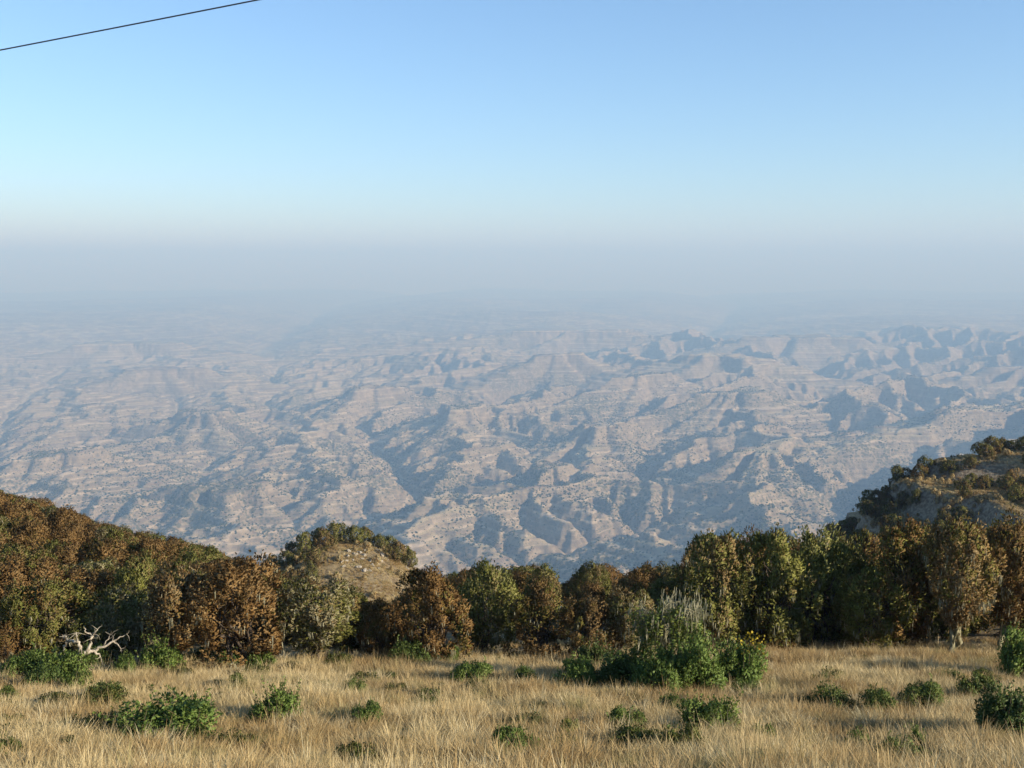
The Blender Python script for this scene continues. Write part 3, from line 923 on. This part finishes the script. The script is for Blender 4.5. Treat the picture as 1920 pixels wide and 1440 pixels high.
for (px, pb, pw, ph, mi, ye, da, va, lab) in SHRUBS:
    p = ground_at(px, pb)
    k = px_per_m(p)
    s = empty('shrub', (p[0], p[1], p[2] - .05), rs2.rand() * 6.28, (pw / k / DIM[mi][1] * 1.12,) * 2 + ((ph + 14) / k / DIM[mi][0] * .98,))
    s.rotation_euler = (rs2.randn() * .12, rs2.randn() * .12, s.rotation_euler.z)
    tag(s, lab, 'bush', 'shrubs scattered over the meadow')
    obj('foliage', SHR[mi][0], s, (ye, da, va, 1))
    obj('stems', SHR[mi][1], s)
    if 'yellow flower heads' in lab:
        n = 70
        a = rs2.rand(n) * 6.28; r = np.sqrt(rs2.rand(n)) * .45
        P = np.stack([.25 + r * np.cos(a), -.2 + r * np.sin(a), 1.12 - .35 * r * r + .3 * rs2.rand(n)], 1)
        s.rotation_euler = (0, 0, 0)
        V, Fc, N, r1, l1 = sprigs(P, unit(rs2.randn(n, 3) + np.array([0, 0, 1.])), rs2, 2, .04, .08, .028, lobe=np.zeros(n), leafy=True)
        obj('flower_heads', np_mesh('flower_heads', V, Fc, M['flower'], normals=N), s)

# brown low bush under the tall olive trees
p = ground_at(1447, 1222)
heath(p, 1.2, 2.6, 1.0, NEAR[2], .8, .1, .44, 'low dense brown heath bush at the foot of the tall olive trees', None)

# ------------------------------------------------------------------ bleached bare tree
def grow(base, spec, rg, wig=.12):
    """spec: list of (x, y, z, r) chains; returns tube paths"""
    return [(np.array([q[:3] for q in ch]) + rg.randn(len(ch), 3) * wig * .1, np.array([q[3] for q in ch])) for ch in spec]
def refine(pts, rad, rg, amp):
    t = np.linspace(0, len(pts) - 1, len(pts) * 3 - 2)
    P = np.stack([np.interp(t, np.arange(len(pts)), pts[:, i]) for i in range(3)], 1)
    P[1:-1] += rg.randn(len(P) - 2, 3) * amp
    return P, np.interp(t, np.arange(len(pts)), rad)
def bare_tree():
    rg = np.random.RandomState(5)
    p = ground_at(143, 1274)
    k = px_per_m(p)
    t = empty('bare_tree', (p[0], p[1], p[2] - .05))
    tag(t, 'bleached bare tree with twisted leafless pale branches at the thicket edge', 'tree')
    def m(u, v, y=0.0): return ((u - 143) / k, y, (1244 - v) / k)
    main = [(*m(142, 1250), .15), (*m(146, 1232), .12), (*m(150, 1215, -.1), .10), (*m(152, 1196, -.1), .085)]
    limbs = [
        [(*m(150, 1200, -.1), .07), (*m(158, 1188, -.2), .055), (*m(156, 1175, -.2), .05), (*m(152, 1166, -.2), .04), (*m(140, 1166, -.1), .035), (*m(130, 1168, 0), .03), (*m(124, 1178, 0), .025), (*m(120, 1190, .1), .016)],
        [(*m(148, 1208, -.1), .06), (*m(138, 1212, -.3), .045), (*m(130, 1204, -.3), .03), (*m(122, 1206, -.3), .022), (*m(114, 1213, -.3), .012)],
        [(*m(152, 1198, -.1), .07), (*m(164, 1190, .1), .055), (*m(178, 1192, .2), .04), (*m(186, 1203, .2), .02)],
        [(*m(164, 1190, .1), .045), (*m(170, 1178, .2), .04), (*m(168, 1164, .3), .03), (*m(160, 1156, .3), .02), (*m(157, 1148, .3), .01)],
        [(*m(168, 1166, .3), .03), (*m(176, 1158, .3), .02), (*m(182, 1150, .3), .01)],
        [(*m(178, 1191, .2), .04), (*m(192, 1184, .3), .032), (*m(206, 1176, .4), .025), (*m(220, 1170, .5), .015), (*m(232, 1164, .5), .008)],
        [(*m(206, 1176, .4), .02), (*m(216, 1184, .4), .014), (*m(220, 1196, .4), .008)],
        [(*m(152, 1166, -.2), .03), (*m(156, 1156, -.3), .02), (*m(154, 1146, -.3), .01)],
        [(*m(130, 1168, 0), .02), (*m(126, 1160, .1), .012), (*m(120, 1158, .1), .006)],
        [(*m(130, 1204, -.3), .02), (*m(124, 1198, -.3), .012), (*m(118, 1199, -.3), .006)],
        [(*m(192, 1184, .3), .02), (*m(198, 1172, .3), .014), (*m(206, 1162, .3), .007)],
    ]
    main = [(*q[:3], q[3] * 1.3) for q in main]; limbs = [[(*q[:3], q[3] * 1.3 + .004) for q in ch] for ch in limbs]
    pa = [refine(np.array([q[:3] for q in main]), np.array([q[3] for q in main]), rg, .02)]
    V, Fc = tubes(pa, 8); obj('trunk', np_mesh('trunk', V, Fc, M['pale_bark']), t)
    for ch in limbs:
        a = refine(np.array([q[:3] for q in ch]), np.array([q[3] for q in ch]), rg, .035)
        ps = [a]
        for j in range(4):        # short twigs
            q = rg.randint(3, len(a[0]))
            d = unit(rg.randn(3) + np.array([0, 0, .3])) * (.2 + .25 * rg.rand())
            ps.append((np.stack([a[0][q], a[0][q] + d * .5 + rg.randn(3) * .03, a[0][q] + d]), np.array([.012, .008, .004])))
        V, Fc = tubes(ps, 6); obj('branch', np_mesh('branch', V, Fc, M['pale_bark']), t)
bare_tree()

# ------------------------------------------------------------------ broken tree hung with lichen
def broken_tree():
    rg = np.random.RandomState(9)
    p = ground_at(1240, 1292)
    k = px_per_m(p)
    t = empty('broken_tree', (p[0], p[1], p[2] - .05))
    tag(t, 'half-dead broken tree hung with pale lichen rising from green bushes', 'tree')
    def m(u, v, y=0.0): return ((u - 1240) / k, y, (1288 - v) / k)
    stems = [
        [(*m(1236, 1294), .17), (*m(1238, 1250), .15), (*m(1240, 1205), .13), (*m(1246, 1170, -.1), .10), (*m(1240, 1140, -.1), .06), (*m(1240, 1112, -.2), .02)],
        [(*m(1246, 1296), .14), (*m(1252, 1250, .2), .12), (*m(1262, 1200, .2), .10), (*m(1278, 1165, .2), .07), (*m(1300, 1140, .2), .03), (*m(1312, 1128, .2), .012)],
        [(*m(1240, 1200), .07), (*m(1226, 1170, .2), .05), (*m(1214, 1150, .2), .03), (*m(1206, 1136, .2), .012)],
        [(*m(1262, 1195, .2), .06), (*m(1266, 1160, .5), .04), (*m(1262, 1130, .5), .02), (*m(1254, 1120, .5), .01)],
        [(*m(1246, 1165, -.1), .05), (*m(1262, 1140, -.3), .035), (*m(1282, 1126, -.4), .02), (*m(1296, 1128, -.4), .01)],
    ]
    tips = []
    for i, ch in enumerate(stems):
        a = refine(np.array([q[:3] for q in ch]), np.array([q[3] for q in ch]), rg, .04)
        ps = [a]
        for j in range(12):
            q = rg.randint(len(a[0]) // 2, len(a[0]))
            d = unit(rg.randn(3) + np.array([0, 0, .5])) * (.3 + .45 * rg.rand())
            tip = a[0][q] + d
            mid = a[0][q] + d * .5 + rg.randn(3) * .06
            ps.append((np.stack([a[0][q], mid, tip]), np.array([.02, .013, .005]))); tips += [tip, mid, a[0][q]]
        V, Fc = tubes(ps, 7)
        obj('trunk' if i < 2 else 'branch', np_mesh('stem', V, Fc, M['mossy_bark']), t)
    tips = np.array(tips)
    obj('lichen', strands(tips + rg.randn(len(tips), 3) * .10, rg, .15, .6, .020, 4), t)
    # thin living foliage, drooping over both sides
    n = 26
    C = np.concatenate([np.array([m(1284 + rg.randn() * 16, 1172 + rg.randn() * 18, rg.randn() * .4) for _ in range(n)]),
                        np.array([m(1216 + rg.randn() * 12, 1178 + rg.randn() * 20, rg.randn() * .4) for _ in range(14)]),
                        np.array([m(1244 + rg.randn() * 22, 1146 + rg.randn() * 10, rg.randn() * .4) for _ in range(9)])])
    li = np.repeat(np.arange(len(C)), 90)
    D = unit(rg.randn(len(li), 3))
    P = C[li] + D * np.array([.32, .32, .46]) * (.4 + .7 * rg.rand(len(li), 1))
    V, Fc, N, r1, l1 = sprigs(P, D, rg, 2, .08, .17, .024, up=-.15, rand=.6, lobe=rg.rand(len(C))[li], leafy=True)
    obj('foliage', np_mesh('foliage', V, Fc, M['leaf'], attrs={'rnd': r1, 'lobe': l1}, normals=N), t, (.55, .2, .52, 1))
    obj('lichen', strands(C[rg.randint(0, len(C), 130)] + rg.randn(130, 3) * .22, rg, .3, .8, .018, 2), t)
broken_tree()

# pale dead snag between the tall trees
def snag():
    rg = np.random.RandomState(15)
    p = on_depth(1612, 52.5)
    k = px_per_m(p)
    t = empty('dead_snag', (p[0], p[1], p[2] - .05))
    tag(t, 'thin grey dead tree in the dark gap between tall heath trees', 'tree')
    H = 4.6
    main = wiggle((0, 0, 0), (.1, 0, H), rg, 9, .03)
    V, Fc = tubes([(main, np.linspace(.09, .015, 9))], 6); obj('trunk', np_mesh('trunk', V, Fc, M['pale_bark']), t)
    for j in range(12):
        q = main[rg.randint(4, 9)]
        d = unit(rg.randn(3) * np.array([1, 1, .3]) + np.array([0, 0, .6])) * (.4 + .6 * rg.rand())
        V, Fc = tubes([(wiggle(q, q + d, rg, 5, .15), np.linspace(.022, .006, 5))], 5)
        obj('branch', np_mesh('branch', V, Fc, M['pale_bark']), t)
snag()

# ------------------------------------------------------------------ stones on the bare slopes
def stone_mesh(seed):
    rg = np.random.RandomState(seed)
    import bmesh
    bm = bmesh.new(); bmesh.ops.create_icosphere(bm, subdivisions=2, radius=1)
    o3 = rg.rand(3) * 9
    for v in bm.verts:
        c = np.array(v.co)
        s = 1 + .25 * math.sin(3 * c[0] + o3[0]) + .2 * math.sin(4 * c[1] + o3[1]) + .12 * rg.randn()
        v.co = Vector((c[0] * s, c[1] * s * .8, c[2] * s * .55))
    me = bpy.data.meshes.new('stone'); bm.to_mesh(me); bm.free(); me.materials.append(M['rock'])
    return me
STONES = [stone_mesh(s) for s in range(3)]
rs3 = np.random.RandomState(31)
def stones(n, pxr, pyr, group, label, size):
    for i in range(n):
        p = ground_at(pxr[0] + (pxr[1] - pxr[0]) * rs3.rand(), pyr[0] + (pyr[1] - pyr[0]) * rs3.rand(), 130, 300)
        if p[1] > 290: continue
        o = obj('stone', STONES[i % 3]); o.location = (p[0], p[1], p[2] + .1); o.rotation_euler = (0, 0, rs3.rand() * 6)
        s = size * (.5 + rs3.rand()); o.scale = (s, s, s)
        tag(o, ('larger ' if s > size else 'small ') + label, 'stone', group)
stones(40, (640, 790), (1030, 1072), 'stones on the bare knoll slope', 'pale stone lying on the bare slope of the knoll', .42)

# ------------------------------------------------------------------ dry grass
def tuft(seed, n, h, spread, lean, wdt):
    rg = np.random.RandomState(seed)
    a = rg.rand(n) * 6.28; r = np.sqrt(rg.rand(n)) * spread
    b = np.stack([r * np.cos(a), r * np.sin(a), np.full(n, -.03)], 1)
    H = h * (.55 + .6 * rg.rand(n))
    dirx = np.stack([np.cos(a), np.sin(a)], 1) * (lean * (.3 + rg.rand(n)))[:, None] + rg.randn(n, 2) * lean * .5 + np.array([-.10, 0]) 
    s = rg.rand(n) * 6.28
    sd = np.stack([np.cos(s), np.sin(s), np.zeros(n)], 1) * (wdt * (.6 + .8 * rg.rand(n)))[:, None]
    rows = []
    for t, w in ((0, 1.0), (.5, .85), (1.0, .12)):
        off = np.concatenate([dirx * (H * t ** 1.8)[:, None], (H * (t - .18 * t * t))[:, None]], 1)
        rows.append((b + off, w))
    V = np.stack([rows[0][0] - sd, rows[0][0] + sd, rows[1][0] - sd * .85, rows[1][0] + sd * .85, rows[2][0] - sd * .15, rows[2][0] + sd * .15], 1)
    I = np.arange(n * 6).reshape(-1, 6)
    Fc = np.concatenate([I[:, [0, 1, 3, 2]], I[:, [2, 3, 5, 4]]])
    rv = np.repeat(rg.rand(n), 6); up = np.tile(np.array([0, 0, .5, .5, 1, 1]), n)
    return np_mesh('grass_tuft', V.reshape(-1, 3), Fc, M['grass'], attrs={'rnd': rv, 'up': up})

TUFTS = bpy.data.collections.new('grass_tufts')
for i, a in enumerate([(70, .36, .15, .40, .0065), (60, .44, .13, .34, .0065), (80, .28, .18, .50, .007), (44, .54, .11, .28, .006), (60, .22, .20, .65, .008), (22, .72, .09, .25, .005), (190, .46, .26, .42, .0065)]):
    o = bpy.data.objects.new('grass_tuft', tuft(400 + i, *a)); TUFTS.objects.link(o)

def scatter(name, V, Fc, dens, coll, smin, smax, tilt, label, cat, kind='stuff', seed=0):
    me = np_mesh(name, V, Fc, M['grass'], attrs={'dens': dens})
    o = obj(name, me)
    ng = bpy.data.node_groups.new(name, 'GeometryNodeTree')
    ng.interface.new_socket('Geometry', in_out='INPUT', socket_type='NodeSocketGeometry')
    ng.interface.new_socket('Geometry', in_out='OUTPUT', socket_type='NodeSocketGeometry')
    N, L = ng.nodes, ng.links
    gi, go = N.new('NodeGroupInput'), N.new('NodeGroupOutput')
    dp = N.new('GeometryNodeDistributePointsOnFaces'); dp.distribute_method = 'RANDOM'; dp.inputs['Seed'].default_value = seed
    na = N.new('GeometryNodeInputNamedAttribute'); na.data_type = 'FLOAT'; na.inputs['Name'].default_value = 'dens'
    ci = N.new('GeometryNodeCollectionInfo'); ci.inputs['Collection'].default_value = coll
    ci.inputs['Separate Children'].default_value = True; ci.inputs['Reset Children'].default_value = True
    ip = N.new('GeometryNodeInstanceOnPoints'); ip.inputs['Pick Instance'].default_value = True
    rv = N.new('FunctionNodeRandomValue'); rv.data_type = 'FLOAT_VECTOR'
    rv.inputs[0].default_value = (-tilt, -tilt, 0); rv.inputs[1].default_value = (tilt, tilt, 6.283)
    rf = N.new('FunctionNodeRandomValue'); rf.data_type = 'FLOAT'; rf.inputs[2].default_value = smin; rf.inputs[3].default_value = smax; rf.inputs['Seed'].default_value = 3
    ri = N.new('FunctionNodeRandomValue'); ri.data_type = 'INT'; ri.inputs[4].default_value = 0; ri.inputs[5].default_value = 99; ri.inputs['Seed'].default_value = 8
    L.new(gi.outputs[0], dp.inputs['Mesh']); L.new(na.outputs[0], dp.inputs['Density'])
    L.new(dp.outputs['Points'], ip.inputs['Points']); L.new(ci.outputs[0], ip.inputs['Instance'])
    L.new(rv.outputs[0], ip.inputs['Rotation']); L.new(rf.outputs[1], ip.inputs['Scale']); L.new(ri.outputs[2], ip.inputs['Instance Index'])
    L.new(ip.outputs[0], go.inputs[0])
    md = o.modifiers.new('scatter', 'NODES'); md.node_group = ng
    tag(o, label, cat, kind=kind)
    return o

def meadow():
    xs = np.arange(-42, 42.1, .5); ys = np.arange(12, 56, .5)
    X, Y = np.meshgrid(xs, ys); Z = gz(X, Y)
    nx, ny = len(xs), len(ys)
    u, v = px_of(X, Y, Z)
    I = np.arange(nx * ny).reshape(ny, nx)
    Fc = np.stack([I[:-1, :-1], I[:-1, 1:], I[1:, 1:], I[1:, :-1]], -1).reshape(-1, 4)
    f = fbm(X / 4.2, Y / 3.2, 3, 44)
    edge = np.interp(u, [-300, 0, 300, 900, 1400, 1920, 2300], [1262, 1262, 1252, 1238, 1222, 1222, 1222])
    f2 = fbm(X / 1.7, Y / 1.3, 2, 45)
    dens = (2.5 + 20 * smooth01(-.3, .2, f) + 26 * smooth01(-.22, .2, f2)) * smooth01(-9, 12, v - edge)
    dens = np.where(dens < .5, 1.2 * (v - edge > -60), dens)
    k = (np.abs(u[:-1, :-1] - 960) < 1250) & (v[:-1, :-1] > 1130) & (v[:-1, :-1] < 1640)
    scatter('meadow_grass', np.stack([X, Y, Z], -1).reshape(-1, 3), Fc[k.ravel()], dens.ravel(), TUFTS, .6, 1.35, .16,
            'tall dry straw-coloured grass covering the sloping meadow', 'grass', seed=5)
meadow()

def knoll_grass():
    xs = np.arange(-60, -10, 1.5); ys = np.arange(150, 215, 1.5)
    X, Y = np.meshgrid(xs, ys); Z = gz(X, Y)
    nx, ny = len(xs), len(ys)
    I = np.arange(nx * ny).reshape(ny, nx)
    Fc = np.stack([I[:-1, :-1], I[:-1, 1:], I[1:, 1:], I[1:, :-1]], -1).reshape(-1, 4)
    dens = 6 * smooth01(-.25, .2, fbm(X / 6, Y / 3, 3, 46))
    scatter('knoll_grass', np.stack([X, Y, Z], -1).reshape(-1, 3), Fc, dens.ravel(), TUFTS, .8, 1.4, .14,
            'sparse dry grass on the bare slope of the knoll', 'grass', seed=6)
    xs = np.arange(60, 150, 1.5); ys = np.arange(170, 265, 1.5)
    X, Y = np.meshgrid(xs, ys); Z = gz(X, Y)
    nx, ny = len(xs), len(ys)
    I = np.arange(nx * ny).reshape(ny, nx)
    Fc = np.stack([I[:-1, :-1], I[:-1, 1:], I[1:, 1:], I[1:, :-1]], -1).reshape(-1, 4)
    gy, gx = np.gradient(Z, 1.5)
    dens = 9 * smooth01(.55, .3, np.hypot(gx, gy)) * smooth01(-.35, .1, fbm(X / 6, Y / 3, 3, 47))
    scatter('ridge_grass', np.stack([X, Y, Z], -1).reshape(-1, 3), Fc, dens.ravel(), TUFTS, .8, 1.5, .14,
            'dry pale grass on the benches of the terraced ridge', 'grass', seed=7)
knoll_grass()

def low_heath():
    coll = bpy.data.collections.new('low_heath_clumps')
    for cm in FARM[:3]:
        o = bpy.data.objects.new('heath_clump', cm[0]); o.color = (.35, .2, .42, 1); coll.objects.link(o)
    def patch(name, x0, x1, y0, y1, fn, label, seed):
        X, Y = np.meshgrid(np.arange(x0, x1, 1.5), np.arange(y0, y1, 1.5)); Z = gq(X, Y)
        ny, nx = X.shape
        I = np.arange(nx * ny).reshape(ny, nx)
        Fc = np.stack([I[:-1, :-1], I[:-1, 1:], I[1:, 1:], I[1:, :-1]], -1).reshape(-1, 4)
        scatter(name, np.stack([X, Y, Z - .25], -1).reshape(-1, 3), Fc, fn(X, Y, Z).ravel(), coll, .14, .42, .2, label, 'scrub', seed=seed)
    patch('ridge_scrub', 45, 150, 150, 268, lambda X, Y, Z: .22 * smooth01(-.1, .25, fbm(X / 9, Y / 6, 3, 72)), 'low dark heath scrub patching the terraced ridge', 21)
    patch('knoll_scrub', -62, -8, 150, 212, lambda X, Y, Z: .05 + .1 * smooth01(0, .3, fbm(X / 6, Y / 6, 3, 73)), 'low dark heath scrub dotted over the knoll', 22)
low_heath()

def meadow_herbs():
    rg = np.random.RandomState(41)
    kinds = [(3, (.75, .35, .36, 1), 'dull olive'), (2, (.95, .2, .34, 1), 'yellowish brown'), (3, (.3, .3, .42, 1), 'dark green')]
    n = 0
    while n < 92:
        x, y = -30 + 60 * rg.rand(), 17 + 31 * rg.rand()
        u, v = (float(q) for q in px_of(x, y))
        if not (-20 < u < 1940 and 1245 < v < 1450): continue
        d = (.06 + .8 * float(smooth01(.05, .4, fbm(np.array(x / 3.5), np.array(y / 2.5), 3, 64)))) * (.4 + .6 * float(smooth01(900, 300, u)))
        if rg.rand() > d: continue
        mi, c, word = kinds[rg.randint(3)]
        w = 'in the grass around the broad bright bush' if u < 480 else 'in the open grass before the grey lichen tree' if u < 900 else \
            'in the grass below the broken lichen-hung tree' if u < 1320 else 'in the grass near the row of low dark bushes'
        k = .4 + .5 * rg.rand()
        s_ = empty('herb_clump', (x, y, float(gq(x, y)) - .03), rg.rand() * 6.28, (k * (.8 + .4 * rg.rand()), k, k * (.8 + .4 * rg.rand())))
        tag(s_, 'small ' + word + ' herb clump ' + w, 'herb', 'low herb clumps ' + w)
        obj('foliage', SHR[mi][0], s_, c); obj('stems', SHR[mi][1], s_)
        n += 1
meadow_herbs()

# ------------------------------------------------------------------ far scrub on the lowland slopes
def far_scrub():
    import bmesh
    coll = bpy.data.collections.new('scrub_crowns')
    for s in range(3):
        rg = np.random.RandomState(500 + s)
        bm = bmesh.new(); bmesh.ops.create_icosphere(bm, subdivisions=1, radius=1)
        for v in bm.verts: v.co *= .75 + .5 * rg.rand(); v.co.z = v.co.z * .8 + .55
        me = bpy.data.meshes.new('scrub_crown'); bm.to_mesh(me); bm.free(); me.materials.append(M['scrub'])
        coll.objects.link(bpy.data.objects.new('scrub_crown', me))
    rg = np.random.RandomState(77)
    n = 330000
    a = np.radians(-32 + 64 * rg.rand(n)); r = 5200 * np.exp(rg.rand(n) * math.log(13000 / 5200))
    X, Y = r * np.sin(a), r * np.cos(a)
    wet = smooth01(4.0, 6.0, samp(np.log10(AN), -12000, 2000, 24000, X, Y))
    f = .55 * fbm(X / 800, Y / 800, 4, 88) + .25 * wet + .25 * fbm(X / 120, Y / 120, 2, 89)
    k = rg.rand(n) < .75 * smooth01(-.25, .45, f) * (.55 + .45 * smooth01(5500, 8000, r))
    X, Y = X[k], Y[k]
    V = np.stack([X, Y, low_z(X, Y)], 1)
    me = bpy.data.meshes.new('lowland_scrub'); me.vertices.add(len(V)); me.vertices.foreach_set('co', V.astype(np.float32).ravel()); me.update()
    me.materials.append(M['scrub'])
    o = obj('lowland_scrub', me)
    ng = bpy.data.node_groups.new('lowland_scrub', 'GeometryNodeTree')
    ng.interface.new_socket('Geometry', in_out='INPUT', socket_type='NodeSocketGeometry')
    ng.interface.new_socket('Geometry', in_out='OUTPUT', socket_type='NodeSocketGeometry')
    N, L = ng.nodes, ng.links
    gi, go = N.new('NodeGroupInput'), N.new('NodeGroupOutput')
    ci = N.new('GeometryNodeCollectionInfo'); ci.inputs['Collection'].default_value = coll
    ci.inputs['Separate Children'].default_value = True; ci.inputs['Reset Children'].default_value = True
    ip = N.new('GeometryNodeInstanceOnPoints'); ip.inputs['Pick Instance'].default_value = True
    rf = N.new('FunctionNodeRandomValue'); rf.data_type = 'FLOAT'; rf.inputs[2].default_value = 3.0; rf.inputs[3].default_value = 9.0
    ri = N.new('FunctionNodeRandomValue'); ri.data_type = 'INT'; ri.inputs[4].default_value = 0; ri.inputs[5].default_value = 99
    L.new(gi.outputs[0], ip.inputs['Points']); L.new(ci.outputs[0], ip.inputs['Instance'])
    L.new(rf.outputs[1], ip.inputs['Scale']); L.new(ri.outputs[2], ip.inputs['Instance Index']); L.new(ip.outputs[0], go.inputs[0])
    o.modifiers.new('scatter', 'NODES').node_group = ng
    tag(o, 'dark scrub dotting the slopes of the lowland hills', 'scrub', kind='stuff')
far_scrub()

# ------------------------------------------------------------------ overhead cable
def cable():
    y0 = 20.0
    a = ray(0, 94); b = ray(482, 0)
    A = a / a[1] * y0; B = b / b[1] * (y0 - 1.5)
    t = np.linspace(-9, 12, 90)
    P = A + (B - A) * t[:, None]
    P[:, 2] += .010 * ((t - .5) ** 2 - .25)
    V, Fc = tubes([(P, np.full(len(t), .0135))], 8)
    o = obj('overhead_cable', np_mesh('overhead_cable', V, Fc, M['cable']))
    tag(o, 'thin dark overhead cable slanting across the blue sky', 'cable')
cable()

# ------------------------------------------------------------------ haze
def haze():
    import bmesh
    bm = bmesh.new(); bmesh.ops.create_cube(bm, size=1)
    me = bpy.data.meshes.new('haze'); bm.to_mesh(me); bm.free()
    m = bpy.data.materials.new('valley_haze'); m.use_nodes = True
    n, l = m.node_tree.nodes, m.node_tree.links
    n.clear()
    out = n.new('ShaderNodeOutputMaterial'); pv = n.new('ShaderNodeVolumePrincipled')
    pv.inputs['Color'].default_value = (.41, .67, 1.0, 1)
    pv.inputs['Absorption Color'].default_value = (.50, .53, .56, 1)
    pv.inputs['Density'].default_value = HAZE_DENSITY
    pv.inputs['Density Attribute'].default_value = ''
    pv.inputs['Anisotropy'].default_value = 0.0
    l.new(pv.outputs[0], out.inputs['Volume'])
    try: m.cycles.homogeneous_volume = True
    except Exception: pass
    me.materials.append(m)
    top, bot = 1400.0, LOW_MIN - 1.0
    o = obj('haze', me)
    o.location = (0, 0, (top + bot) / 2); o.scale = (180000, 180000, top - bot)
    tag(o, 'pale bluish haze filling the valley air', 'haze', kind='stuff')
haze()
